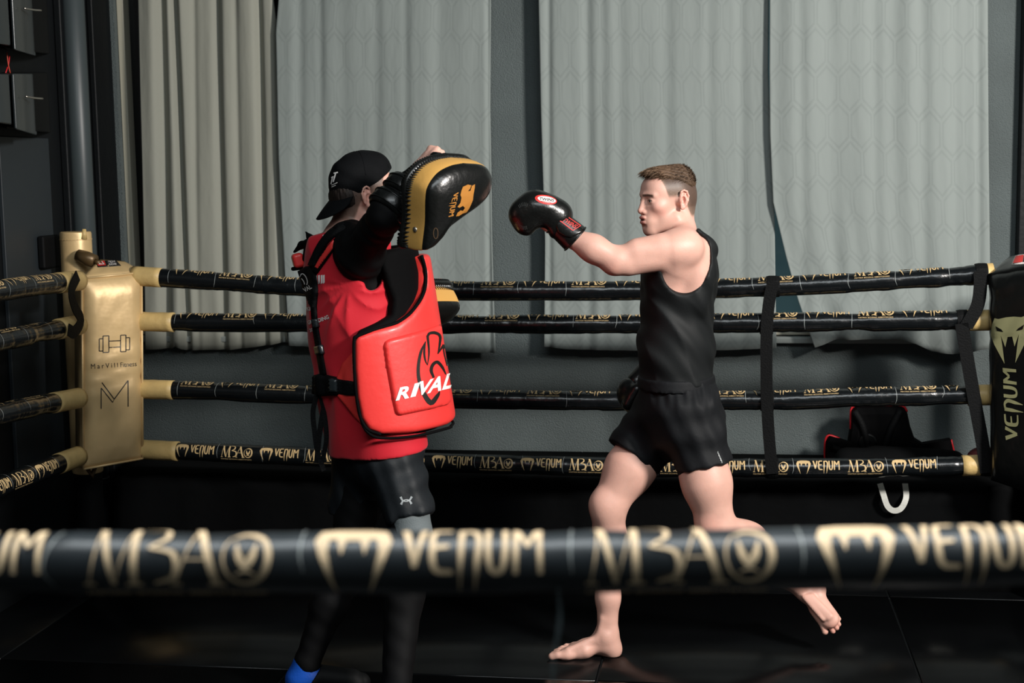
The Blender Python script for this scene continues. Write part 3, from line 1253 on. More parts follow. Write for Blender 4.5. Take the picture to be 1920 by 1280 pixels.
def rope(label, pts, r, phi0, side, period, phase, hgt, material, group, sleeves=(), rep=None, seam=True, noise=0.0025, mbah=1.0, pr_m='print_gold', thin=1.0):
    C = spline(pts, max(40, int(np.linalg.norm(np.array(pts[-1]) - np.array(pts[0])) / 0.02)))
    rr = np.random.default_rng(int(abs(phase) * 1000) + len(label))
    e = empty('ring_rope', C[len(C) // 2])
    tag(e, label, 'rope', group)
    rad_ = r + noise * np.convolve(rr.normal(0, 1, len(C) + 6), np.ones(7) / 2.6, 'valid')
    rad_ = np.minimum(rad_, r + 0.0008)
    MB().tube(C, rad_, 22).build('cover', material, e, smooth=True)
    seg = np.linalg.norm(np.diff(C, axis=0), axis=1)
    S = np.concatenate([[0], np.cumsum(seg)])
    L = S[-1]
    L_, seams = [], []
    s0 = phase - math.ceil(phase / period) * period
    lo = sleeves[0] if sleeves else 0
    hi = L - (sleeves[1] if sleeves else 0)
    i = 0
    base = -hgt / 2
    while s0 < hi:
        items = [(0.0, 0.155, g_snake(s0, base - 0.02 * period, 0.155 * period, hgt * 1.12)),
                 (.18, .455, g_venum(s0 + .18 * period, base + hgt * .22, .275 * period, hgt * .72, thin)),
                 (.54, .91, g_mba(s0 + .54 * period, base + hgt * .05, .37 * period, hgt * .95 * mbah, True, .85 * thin))]
        for a, b, VF in items:
            if s0 + a * period > lo and s0 + b * period < hi:
                L_.append(VF)
        for a in (0.97, .49):
            if lo < s0 + a * period < hi - 0.01 and rr.random() < 0.8:
                x = s0 + a * period + rr.normal(0, .01)
                k = rr.uniform(-.5, .2) * r
                pts_ = [(x + rr.normal(0, .002), k - .7 * r), (x + rr.normal(0, .004), k), (x + rr.normal(0, .003), k + 1.4 * r)]
                seams.append(stroke(pts_, (.0005, .0016, .0009), 12))
        s0 += period
        i += 1
    if side < 0:
        L_ = [(np.stack([v[:, 0], v[:, 1]], 1), f) for v, f in L_]
    V, F = join2(L_)
    V, F = subdiv2(V, F, r * 0.28)
    ok = (np.maximum.reduce([V[F[:, 0], 0], V[F[:, 1], 0], V[F[:, 2], 0]]) < hi)
    tag(on_tube(C, V, r, phi0, 'lettering', F[ok], pr_m, e, side), kind='stuff')
    if seam and seams:
        V, F = join2(seams)
        tag(on_tube(C, V, r, 0.5, 'wrap_edge', F, 'seam_clear', e, side), kind='stuff')
    if sleeves:
        for a, b in ((0, lo), (hi, L)):
            if b - a < 0.01:
                continue
            ss = np.linspace(a, b, max(3, int((b - a) / 0.02)))
            cc = np.stack([np.interp(ss, S, C[:, q]) for q in range(3)], 1)
            MB().tube(cc, r + 0.002 + 0.0012 * rr.random(len(cc)), 20).build('sleeve', 'sleeve', e, smooth=True)
    return C


def back_rope(label, px, phi, phase, slL, slR):
    pts = [PW(x, y, 0.0) for x, y in px]
    a, b = uw(pts[0])[0], uw(pts[-1])[0]
    sl = (uw(PW(slL, 700))[0] - a, b - uw(PW(slR, 700))[0])
    return rope(label, pts, rope_r, phi, 1, 0.371, phase, 0.052, 'rope', 'back ring ropes', sl)


def ph_at(px, x_start, per=0.371):
    return uw(PW(px, 700))[0] - uw(PW(x_start, 700))[0]


BR = []
B1 = [(250, 517), (310, 521), (430, 529), (565, 538), (840, 545), (1000, 545.5), (1190, 545), (1340, 541), (1450, 537), (1600, 530), (1750, 521), (1862, 513)]
B2 = [(250, 602), (330, 604), (580, 606), (840, 608), (1000, 608), (1190, 608), (1345, 606), (1600, 603), (1750, 601), (1862, 600)]
B3 = [(250, 729), (325, 731), (590, 741), (860, 748), (1000, 750), (1150, 752), (1350, 751), (1480, 750), (1600, 745), (1750, 742), (1862, 740)]
B4 = [(250, 841), (325, 845), (600, 857), (800, 866), (1000, 872), (1200, 876), (1400, 877), (1600, 877), (1750, 874), (1866, 871)]
back_rope('black printed back rope, topmost of the four behind the two men', B1, rad(80), ph_at(975, 250), 312, 1826)
back_rope('black printed back rope, second from the top of the four behind the two men', B2, rad(78), ph_at(985, 250), 330, 1802)
back_rope('black printed back rope, third from the top of the four behind the two men', B3, rad(86), ph_at(900, 250), 325, 1816)
back_rope('black printed back rope, lowest of the four with gold lettering facing out', B4, rad(24), ph_at(983, 250), 328, 1808)

# the four ropes of the left side, running out of the picture towards the viewer
LU = 0.02
LEFT = [((147, 526), (60, 536), (0, 545), 'topmost', rad(70), .1, .10), ((147, 609), (60, 627), (0, 639), 'second from the top', rad(105), .23, .10),
        ((147, 746), (60, 763), (0, 777), 'third from the top', rad(112), .05, .14), ((147, 855), (60, 888), (0, 912), 'lowest', rad(22), .30, .10)]
for a, b, c, wd, phi, phs, sl in LEFT:
    pts = [PL(*a, LU), PL(*b, LU), PL(*c, LU)]
    dirn = pts[2] - pts[1]
    dirn /= np.linalg.norm(dirn)
    dirn[2] *= 0.4
    pts += [pts[2] + dirn * 0.5, pts[2] + dirn * 1.2]
    rope('left side black printed rope running from the gold pad, %s of four' % wd, pts[::-1], rope_r, phi, 1, 0.371, phs,
         0.052, 'rope', 'left side ring ropes', (0.001, sl + 0.08))

# front rope, close to the lens
FD = 1.3
fp = [P(-2300, 1076, FD * 1.02), P(-420, 1060, FD * 1.005), P(0, 1055, FD), P(480, 1055, FD * .998), P(960, 1054, FD * .995), P(1440, 1049, FD * .99), P(1920, 1041, FD * .985), P(2380, 1031, FD * .98), P(4300, 995, FD * .96)]
u0 = fp[0]
perN = 945 / FPX * FD
ph0 = np.linalg.norm(P(605, 1050, FD) - P(-420, 1050, FD)) + np.linalg.norm(fp[1] - fp[0])
rope('thick black padded front rope with large gold lettering crossing the foreground', fp, 0.0285, rad(34), 1, perN, ph0, 0.066, 'rope_near', None, noise=0.0012, pr_m='print_near', thin=.82)
# loose clear strip of tape hanging from it
tp = [P(1046, 1100, FD - .03), P(1050, 1150, FD - .028), P(1046, 1190, FD - .03), P(1038, 1235, FD - .03), P(1036, 1300, FD - .03)]
q = spline(tp, 17)
mb = MB()
wv = np.interp(np.linspace(0, 1, 17), [0, .3, .6, 1], [.002, .0045, .0035, .003])
mb.tube(q, wv * 0.6, 6)
tapem = mat('clear_tape', (120, 135, 138), 0.2)
tapem.node_tree.nodes['Principled BSDF'].inputs['Alpha'].default_value = 0.35
o = mb.build('tape_strip', tapem, None, smooth=True)
tag(o, 'thin clear strip of tape hanging loose from the front rope', 'tape')

# ------------------------------------------------------------------ gold corner: post, turnbuckles, pad
pc = PL(150, 600, -0.02)
pc = RP(-0.06, 0.02, 0)
pt = P(150, 600, 6.1)
post_x, post_y = pt[0], pt[1]
zpt = float(P(150, 434, 6.1)[2])
zpl = float(P(150, 885, 6.1)[2])
e = empty('corner_post', (post_x, post_y, 0))
tag(e, 'round gold padded corner post standing behind the gold corner pad', 'post')
MB().tube([(post_x, post_y, 0), (post_x, post_y, zpl)], 0.06, 28).build('post_base', 'under', e, smooth=False, bevel=0.004)
MB().tube([(post_x, post_y, zpl), (post_x, post_y, zpl + 0.01), (post_x, post_y, zpt - .01), (post_x, post_y, zpt)], [0.064, 0.066, 0.066, 0.064], 28).build('post_sleeve', 'gold_vinyl', e, smooth=False, bevel=0.004)
MB().tube([(post_x, post_y, zpt - .035), (post_x, post_y, zpt - .03)], 0.0675, 28).build('hem_band', 'gold_vinyl', e)
MB().tube([(post_x + .045, post_y - .04, zpt - .03), (post_x + .05, post_y - .04, zpt + .012)], [0.016, 0.008], 8).build('gathered_tip', 'sleeve', e, smooth=True)

# pad seen at the corner, facing the ring centre diagonally
nP = nrm(U3 - W3)
tP = nrm(U3 + W3)
cL = P(212, 690, 5.93)


def on_plane(px, py, c, n):
    d = ray(px, py)
    k = ((c - CAM) @ n) / (d @ n)
    return CAM + d * k


def puffy(name, corners, thick, material, parent, n, bulge=0.02, nx=14, ny=36, fold=(), groove=True):
    """stuffed vinyl panel: four corner points, front bulges along n"""
    A, B, C_, D_ = [np.array(c) for c in corners]  # tl, tr, br, bl
    V, F = [], []
    for side_ in (1, 0):
        for j in range(ny + 1):
            t = j / ny
            for i in range(nx + 1):
                s = i / nx
                p = (A * (1 - s) + B * s) * (1 - t) + (D_ * (1 - s) + C_ * s) * t
                ex = min(s, 1 - s) * 2
                ey = min(t, 1 - t) * 2 * (ny / nx)
                g = 1 - (1 - min(1, ex * 2.6)) ** 2
                g2 = 1 - (1 - min(1, ey * 1.6)) ** 2
                d = bulge * g * g2
                for (fy, fw, fd) in fold:
                    d -= fd * math.exp(-((t - fy - .02 * math.sin(6 * s)) / fw) ** 2)
                d += 0.0015 * math.sin(37 * t + 9 * s) * math.sin(11 * s + 5 * t)
                V.append(p + n * (d if side_ else -thick))
    m = (nx + 1) * (ny + 1)
    a = lambda i, j, k: k * m + j * (nx + 1) + i
    for j in range(ny):
        for i in range(nx):
            F.append((a(i, j, 0), a(i, j + 1, 0), a(i + 1, j + 1, 0), a(i + 1, j, 0)))
            F.append((a(i, j, 1), a(i + 1, j, 1), a(i + 1, j + 1, 1), a(i, j + 1, 1)))
    rim = [(i, 0) for i in range(nx)] + [(nx, j) for j in range(ny)] + [(nx - i, ny) for i in range(nx)] + [(0, ny - j) for j in range(ny)]
    for q_ in range(len(rim)):
        i0, j0 = rim[q_]
        i1, j1 = rim[(q_ + 1) % len(rim)]
        F.append((a(i0, j0, 0), a(i1, j1, 0), a(i1, j1, 1), a(i0, j0, 1)))
    o = obj(name, V, [tuple(f) for f in F], material, parent)
    return o, np.array(V), F


def bvh_poly(V, F):
    return BVHTree.FromPolygons([tuple(map(float, v)) for v in V], [tuple(f) for f in F])


gp = empty('corner_pad', on_plane(210, 880, cL, nP))
tag(gp, 'gold vinyl corner pad with a black dumbbell mark and line monogram', 'pad')
crn = [on_plane(x, y, cL, nP) for x, y in ((153, 522), (265, 511), (267, 859), (156, 879))]
o, Vp, Fp = puffy('cushion', crn, 0.09, 'gold_vinyl', gp, nP, 0.03, fold=((.37, .02, .004), (.48, .016, .007), (.56, .016, .006)))
bv = bvh_poly(Vp, Fp)
for a, b in ((0, 1), (1, 2), (2, 3), (3, 0)):
    MB().tube([crn[a] + nP * .002, crn[b] + nP * .002], 0.005, 8).build('piping', 'gold_vinyl', gp, smooth=True)
# gathered top that folds back to the post
apL, apR = on_plane(188, 487, cL - nP * .13, nP), on_plane(232, 490, cL - nP * .13, nP)
V = []
F = []
nx, ny = 12, 6
for j in range(ny + 1):
    t = j / ny
    for i in range(nx + 1):
        s = i / nx
        p = (crn[0] * (1 - s) + crn[1] * s) * (1 - t) + (apL * (1 - s) + apR * s) * t
        V.append(p + np.array([0, 0, .008 * math.sin(t * math.pi) * (0.4 + math.sin(s * math.pi))]) + nP * 0.006 * math.sin(s * 19) * t * (1 - t) * 3)
for j in range(ny):
    for i in range(nx):
        k = j * (nx + 1) + i
        F.append((k, k + 1, k + nx + 2, k + nx + 1))
o = obj('top_flap', V, F, 'gold_vinyl', gp)
s_ = o.modifiers.new('thick', 'SOLIDIFY')
s_.thickness = 0.004
s_.offset = 0
bv2 = bvh_poly(V, F)
patch('maker_label', [(177, 490), (218, 489), (227, 499), (183, 502)], 0.003, bv2, 'print_black', gp, fallback=5.98)
decal('label_square', poly_px([(180, 491.5), (196, 491), (199, 499.5), (184, 500.5)]), bv2, 'label_red', gp, off=.006, fallback=5.98)
decal('label_text', join2([text_px('FIGHT', 203, 494.5, 217, 494, 3.5), text_px('GEAR', 204, 499, 219, 498.5, 3.5)]), bv2, 'print_white', gp, off=.006, fallback=5.98)
decal('label_text', join2([stroke([(185, 498), (190, 493), (196, 498), (185, 498)], 1.2, smooth=False)]), bv2, 'print_white', gp, off=.008, fallback=5.98)


def rect_line(x0, y0, x1, y1, w_=1.6, sk=0.0):
    f = lambda x, y: (x, y + sk * (x - 186))
    P4 = [f(x0, y0), f(x1, y0), f(x1, y1), f(x0, y1), f(x0, y0)]
    return [stroke([P4[i], P4[i + 1]], w_, 4) for i in range(4)]


LN = []
sk = -0.045
LN += rect_line(186, 635, 193, 658, 1.7, sk) + rect_line(193, 630, 204, 661, 1.7, sk) + rect_line(204, 640, 226, 652, 1.7, sk) + rect_line(226, 630, 236, 661, 1.7, sk) + rect_line(236, 635, 243, 658, 1.7, sk)
decal('dumbbell_print', join2(LN), bv, 'print_black', gp, off=.0015)
decal('name_print', join2([text_px('MarVill', 171, 691, 221, 688.5, 9, spacing=1.5), text_px('Fitness', 226, 688, 256, 686, 9)]), bv, 'print_black', gp, off=.0015)
mono = [([(189.5, 766), (189.5, 727)], 1.9), ([(189.5, 727), (211, 754)], 1.9), ([(191, 717), (214, 748)], 1.9), ([(214, 748), (240, 713)], 1.9), ([(240, 713), (240, 762)], 1.9), ([(211, 754), (214, 748)], 1.0)]
decal('monogram_print', join2([stroke(p, w_, 6) for p, w_ in mono]), bv, 'print_black', gp, off=.0015)
MB().tube([P(165, 878, 5.95), P(172, 892, 5.97), P(180, 872, 5.97)], [.012, .016, .008], 8).build('tail_tab', 'gold_dark', gp, smooth=True)
# turnbuckles between post and pad
for (a, b, nm) in (((146, 478), (178, 490), 'topmost'), ((150, 700), (172, 702), 'third from the top'), ((150, 805), (172, 810), 'lowest'), ((150, 596), (172, 600), 'second from the top')):
    p0 = P(a[0], a[1], 6.02)
    p1 = P(b[0], b[1], 6.0)
    t_ = empty('turnbuckle', p0)
    tag(t_, 'dark brown metal turnbuckle between the gold post and pad, %s' % nm, 'turnbuckle', 'corner turnbuckles')
    MB().tube([p0, p0 * .5 + p1 * .5, p1], [.026, .03, .028], 14).build('barrel', 'gold_dark', t_, smooth=True)
    MB().tube([p1, p1 + (p1 - p0) * .3], 0.012, 8).build('bolt', 'gold_dark', t_, smooth=True)


# webbing straps
def web(label, pts, wd, th, material='strap', group='rope spacer straps', face=None, parts=True):
    """flat webbing along 3D points, face normal n"""
    q = spline(pts, (len(pts) - 1) * 6 + 1)
    n = np.array(face if face is not None else -W3)
    e = empty('strap', q[-1])
    tag(e, label, 'strap', group)
    T = np.gradient(q, axis=0)
    V, F = [], []
    for i in range(len(q)):
        t = T[i] / np.linalg.norm(T[i])
        b = nrm(np.cross(t, n))
        nn = np.cross(b, t)
        for x, y in ((-1, -1), (1, -1), (1, 1), (-1, 1)):
            V.append(q[i] + b * wd / 2 * x + nn * th / 2 * y)
    for i in range(len(q) - 1):
        for k in range(4):
            k2 = (k + 1) % 4
            F.append((i * 4 + k, i * 4 + k2, i * 4 + 4 + k2, i * 4 + 4 + k))
    F += [(3, 2, 1, 0), tuple((len(q) - 1) * 4 + k for k in range(4))]
    obj('webbing', V, [tuple(f) for f in F], material, e, smooth=False)
    return e


def loop_on(e, c, r, axis_, wd, material='strap'):
    """webbing wound round a rope"""
    a = nrm(axis_)
    MB().tube([c - a * wd / 2, c - a * wd / 4, c + a * wd / 4, c + a * wd / 2], [r + .002, r + .0045, r + .0045, r + .002], 20).build('rope_loop', material, e, smooth=False)


F_ = -0.048
e = web('black vertical webbing strap tying the four back ropes together right of the boxer',
        [PW(1450, 527, F_), PW(1443, 560, F_), PW(1438, 608, F_), PW(1437, 680, F_), PW(1438, 750, F_), PW(1442, 820, F_), PW(1448, 888, F_)], 0.047, .004)
for (x, y) in ((1449, 537), (1437, 607), (1438, 751), (1447, 877)):
    loop_on(e, PW(x, y, 0), rope_r, U3, 0.052)
e = web('black webbing strap between the two upper back ropes beside the black corner pad',
        [PW(1838, 508, F_), PW(1838, 540, F_), PW(1832, 575, F_), PW(1812, 612, F_)], 0.05, .004)
loop_on(e, PW(1840, 514, 0), rope_r, U3, 0.05)
loop_on(e, PW(1805, 601, 0), rope_r, U3, 0.05)
e = web('black slanting webbing strap down to the lowest back rope beside the black corner pad',
        [PW(1803, 606, F_), PW(1815, 680, F_), PW(1829, 760, F_), PW(1842, 830, F_), PW(1850, 886, F_)], 0.05, .004)
loop_on(e, PW(1850, 872, 0), rope_r, U3, 0.055)
fl_ = U3
e = web('black webbing strap hanging between the two upper left ropes beside the gold pad',
        [PL(146, 516, LU + .046), PL(134, 545, LU + .05), PL(140, 575, LU + .05), PL(152, 600, LU + .048), PL(140, 622, LU + .05), PL(128, 618, LU + .05)], 0.05, .004, face=U3)

# ------------------------------------------------------------------ black corner pad on the right
nR = nrm(-U3 - W3)
cR = P(1862, 690, 5.42)
bp_ = empty('corner_pad', on_plane(1900, 905, cR, nR))
tag(bp_, 'black vinyl corner pad with a khaki fanged head and upright lettering', 'pad')
crn = [on_plane(x, y, cR, nR) for x, y in ((1853, 516), (1966, 496), (1968, 936), (1858, 900))]
o, Vp, Fp = puffy('cushion', crn, 0.09, 'black_pad', bp_, nR, 0.028, fold=((.10, .03, .006), (.3, .02, .004)))
bv = bvh_poly(Vp, Fp)
apL, apR = on_plane(1893, 482, cR - nR * .13, nR), on_plane(1945, 470, cR - nR * .13, nR)
V, F = [], []
for j in range(ny + 1):
    t = j / ny
    for i in range(nx + 1):
        s = i / nx
        p = (crn[0] * (1 - s) + crn[1] * s) * (1 - t) + (apL * (1 - s) + apR * s) * t
        V.append(p + np.array([0, 0, .008 * math.sin(t * math.pi) * (0.4 + math.sin(s * math.pi))]) + nR * 0.008 * math.sin(s * 17) * t * (1 - t) * 3)
for j in range(ny):
    for i in range(nx):
        k = j * (nx + 1) + i
        F.append((k, k + 1, k + nx + 2, k + nx + 1))
o = obj('top_flap', V, F, 'black_pad', bp_)
s_ = o.modifiers.new('thick', 'SOLIDIFY')
s_.thickness = 0.004
s_.offset = 0
bv2 = bvh_poly(V, F)
patch('maker_label', [(1904, 480), (1950, 473), (1946, 493), (1897, 497)], 0.003, bv2, 'print_white', bp_, fallback=5.5)
decal('label_square', poly_px([(1906, 482), (1920, 480), (1918, 493), (1901, 495)]), bv2, 'label_red', bp_, off=.006, fallback=5.5)
decal('label_square', poly_px([(1921, 480), (1948, 475), (1944, 491), (1919, 493)]), bv2, 'print_black', bp_, off=.006, fallback=5.5)
sv, sf = tess([(-.5, .45), (-.46, .8), (-.40, 1.0), (-.30, .96), (-.1, 1.0), (.1, 1.0), (.30, .96), (.40, 1.0), (.46, .8), (.5, .45), (.40, .1), (.14, -.55), (.20, .1), (.24, .42), (.12, .0), (.06, .34), (-.06, .34), (-.12, .0), (-.24, .42), (-.20, .1), (-.14, -.55), (-.40, .1)])
sv = np.stack([1894 + sv[:, 0] * 72, 650 - sv[:, 1] * 56 - (sv[:, 0]) * 6], 1)
decal('fanged_head_print', (sv, sf), bv, 'print_khaki', bp_, off=.0016)
for ex in (-1, 1):
    decal('eye_print', poly_px([(1894 + ex * 20 - 7, 611), (1894 + ex * 20 + 4, 617), (1894 + ex * 20 + 8, 622), (1894 + ex * 20 - 4, 620)] if ex < 0 else
                               [(1894 + ex * 20 + 7, 608), (1894 + ex * 20 - 4, 615), (1894 + ex * 20 - 8, 620), (1894 + ex * 20 + 4, 617)]), bv, 'black_pad', bp_, off=.0026)
vv, vf = g_venum(0, 0, 1, 1)
# upright lettering reads from bottom to top
vx = 1911 - vv[:, 1] * 27 + vv[:, 0] * -8
vy = 824 - vv[:, 0] * 131 - vv[:, 1] * 3
vx = 1909 + (-(vv[:, 1]) * 25)
vx = 1884 + (1 - vv[:, 1]) * 25 + vv[:, 0] * -6 + 2
decal('upright_lettering', (np.stack([vx, vy], 1), vf), bv, 'print_khaki', bp_, off=.0016)
rpp = RP(uw(cR)[0] + .24, .05, 0)
e = empty('corner_post', (rpp[0], rpp[1], 0))
tag(e, 'round black corner post standing behind the black corner pad', 'post')
MB().tube([(rpp[0], rpp[1], 0), (rpp[0], rpp[1], 1.36)], 0.064, 24).build('post_sleeve', 'black_pad', e, bevel=0.004)

# ------------------------------------------------------------------ things on the ledge
zl = zt + 0.007
vb = empty('body_shield', RP(uw(PW(1665, 900, .5))[0], .5, zl))
tag(vb, 'black trainer body shield with red piping leaning on the wall above the ledge', 'body shield')
OUT = [(1560, 908), (1548, 880), (1545, 850), (1546, 822), (1553, 812), (1572, 818), (1588, 830), (1593, 800), (1594, 764), (1602, 757), (1640, 756), (1688, 757), (1698, 768), (1704, 795), (1712, 818), (1728, 828), (1780, 820), (1786, 845), (1792, 868), (1782, 890), (1770, 908)]
mb = MB()
n = len(OUT)
Vs = [PW(x, y, .56) for x, y in OUT]
cen = np.mean(Vs, axis=0)
lay = [(1.0, .0), (1.0, -.05), (.96, -.075), (.8, -.088)]
V, F = [], []
for sc_, dz in lay:
    for v in Vs:
        p_ = cen + (v - cen) * sc_ + W3 * dz
        p_[2] = max(p_[2], zl + .003)
        V.append(p_)
for l in range(len(lay) - 1):
    for i in range(n):
        i2 = (i + 1) % n
        F.append((l * n + i, l * n + i2, (l + 1) * n + i2, (l + 1) * n + i))
F += [tuple(range(n))[::-1], tuple((len(lay) - 1) * n + i for i in range(n))]
so = obj('shell', V, [tuple(f) for f in F], 'vest_black', vb, smooth=False)
bm = bmesh.new()
bm.from_mesh(so.data)
bmesh.ops.recalc_face_normals(bm, faces=bm.faces[:])
bm.to_mesh(so.data)
bm.free()
for i0, i1 in ((0, 5), (7, 9), (9, 12), (16, 20)):
    pipe('red_edge', [V[n + i] for i in range(i0, i1 + 1)], 0.005, 'red_pipe', vb, res=3)
c = PW(1627, 829, .468)
MB().tube([c + W3 * .012, c - W3 * .004, c - W3 * .008], [.038, .038, .032], 22).build('round_badge', 'black_pad', vb, smooth=False)
MB().tube(spline([PW(1602, 770, .474), PW(1618, 800, .47), PW(1630, 850, .468), PW(1640, 900, .47)], 12), .016, 8).build('strap', 'strap', vb, smooth=True)
MB().tube(spline([PW(1690, 768, .474), PW(1672, 800, .47), PW(1655, 850, .468), PW(1650, 900, .47)], 12), .016, 8).build('strap', 'strap', vb, smooth=True)
MB().tube(spline([PW(1560, 838, .474), PW(1580, 850, .47), PW(1588, 900, .474)], 12), .014, 8).build('strap', 'strap', vb, smooth=True)

bg = empty('gym_bag', RP(uw(PW(1690, 905, .3))[0], .30, zl))
tag(bg, 'low black bag lying on the ledge with a white handle hanging down', 'bag')
ub = uw(PW(1690, 905, .3))[0]
prims = [cone(RP(ub - .22, .32, zl + .05), RP(ub + .16, .32, zl + .045), .055, .05, k=.03), cone(RP(ub - .1, .36, zl + .055), RP(ub + .22, .36, zl + .045), .05, .045, k=.03)]
solid('bag_body', prims, .012, 'ledge', bg, post=lambda f: f.plane((0, 0, zl - .002), (0, 0, -1)))
hp = [PW(1650, 906, .16), PW(1656, 925, .11), PW(1664, 948, .10), PW(1676, 957, .10), PW(1690, 952, .10), PW(1699, 932, .11), PW(1697, 906, .16)]
q = spline(hp, 31)
V, F = [], []
for i in range(len(q)):
    t = nrm(np.gradient(q, axis=0)[i])
    b = nrm(np.cross(t, -W3))
    for x, y in ((-1, -1), (1, -1), (1, 1), (-1, 1)):
        V.append(q[i] + b * .0115 * x - W3 * .0015 * y)
for i in range(len(q) - 1):
    for k in range(4):
        k2 = (k + 1) % 4
        F.append((i * 4 + k, i * 4 + k2, i * 4 + 4 + k2, i * 4 + 4 + k))
obj('handle', V, F, 'white_web', bg, smooth=False)
# dark red glove resting further right
rg = empty('boxing_glove', RP(uw(PW(1845, 905, .4))[0], .4, zl))
tag(rg, 'dark red boxing glove lying on the ledge behind the slanting strap', 'glove')
ug = uw(PW(1845, 905, .4))[0]
solid('mitt', [ell(RP(ug, .4, zl + .05), (.075, .06, .05), k=.02), cone(RP(ug - .05, .36, zl + .03), RP(ug + .02, .33, zl + .035), .026, .024, k=.02)], .008, 'maroon', rg, post=lambda f: f.plane((0, 0, zl), (0, 0, -1)))
solid('cuff', [cone(RP(ug + .06, .4, zl + .045), RP(ug + .13, .41, zl + .044), .044, .042, k=.0)], .008, 'black_leather', rg)
# ================================================================== PEOPLE: shared head
def head_frame(c, yaw_dir, pitch=0.0, roll=0.0):
    """yaw_dir: horizontal facing direction; returns rows forward,left,up"""
    f = nrm([yaw_dir[0], yaw_dir[1], 0])
    l = np.cross([0, 0, 1.0], f)
    f2 = f * math.cos(pitch) + np.array([0, 0, 1.0]) * math.sin(pitch)
    u2 = np.cross(f2, l)
    l2 = l * math.cos(roll) + u2 * math.sin(roll)
    u3 = np.cross(f2, l2)
    return np.array([f2, l2, u3]), np.array(c, float)


def head_prims(A, c, k=1.0):
    g = lambda x, y, z: c + (A[0] * x + A[1] * y + A[2] * z) * k

    def e(x, y, z, r, kk=0.02, tilt=0.0, m='u'):
        ax = A
        if tilt:
            f = A[0] * math.cos(tilt) + A[2] * math.sin(tilt)
            u = -A[0] * math.sin(tilt) + A[2] * math.cos(tilt)
            ax = np.array([f, A[1], u])
        return ell(g(x, y, z), np.array(r) * k, ax, kk)
    H = [e(-.008, 0, .030, (.090, .072, .076), .0), e(.051, 0, .034, (.047, .058, .052), .03), e(.036, 0, -.032, (.050, .056, .066), .03),
         e(-.045, 0, -.01, (.050, .060, .060), .03)]
    for s in (-1, 1):
        H.append(cone(g(.002, s * .054, -.060), g(.070, s * .016, -.099), .016 * k, .016 * k, .028))
        H.append(e(.060, s * .043, -.020, (.022, .017, .016), .025))
        H.append(cone(g(.0955, s * .010, .021), g(.078, s * .044, .019), .0085 * k, .007 * k, .014))
    H += [e(.081, 0, -.101, (.018, .021, .018), .018), e(.081, 0, -.068, (.024, .033, .026), .02), e(.066, 0, -.03, (.034, .036, .034), .02)]
    for s in (-1, 1):
        H.append(sub(e(.102, s * .031, .002, (.016, .018, .011)), .012))
        H.append(e(.081, s * .031, .001, (.0125, .0150, .0115), .006))
    # nose
    H += [cone(g(.094, 0, .014), g(.110, 0, -.030), .0062 * k, .0085 * k, .014), e(.107, 0, -.034, (.0105, .0095, .0085), .008)]
    for s in (-1, 1):
        H.append(e(.099, s * .0125, -.037, (.0095, .0065, .0070), .006))
        H.append(sub(e(.104, s * .0065, -.0445, (.0050, .0030, .0035)), .003))
    # lips
    H += [e(.1035, 0, -.0560, (.0085, .019, .0066), .006), e(.1020, 0, -.0720, (.0085, .017, .0078), .006),
          sub(e(.1100, 0, -.0638, (.0085, .0140, .0026)), .004), sub(e(.105, 0, -.0855, (.007, .018, .005)), .008)]
    # eye slits
    for s in (-1, 1):
        H.append(sub(e(.0945, s * .0315, .0005, (.008, .0115, .0032)), .003))
    # ears
    for s in (-1, 1):
        H.append(cone(g(-.010, s * .066, -.002), g(-.014, s * .077, .000), .016 * k, .014 * k, .010))
        H.append(e(-.017, s * .0765, .002, (.0155, .0050, .0280), .006, tilt=.18))
        H.append(sub(e(-.012, s * .0835, -.002, (.0085, .0070, .0130), tilt=.18), .003))
        rim_ = [(-.004, .0790, .014), (-.006, .0815, .026), (-.015, .0835, .032), (-.026, .0845, .027), (-.0315, .0845, .012), (-.029, .0835, -.004), (-.023, .0820, -.018), (-.015, .0800, -.027)]
        for q_ in range(len(rim_) - 1):
            (x0, y0, z0), (x1, y1, z1) = rim_[q_], rim_[q_ + 1]
            H.append(cone(g(x0, s * y0, z0), g(x1, s * y1, z1), .0036 * k, .0036 * k, .003))
        H.append(cone(g(-.020, s * .0815, .018), g(-.021, s * .0815, -.008), .0036 * k, .0034 * k, .004))
        H.append(e(-.0035, s * .0800, -.002, (.0045, .0045, .0075), .004))
        H.append(e(-.011, s * .0785, -.027, (.0085, .0050, .0085), .005))
    return H, g


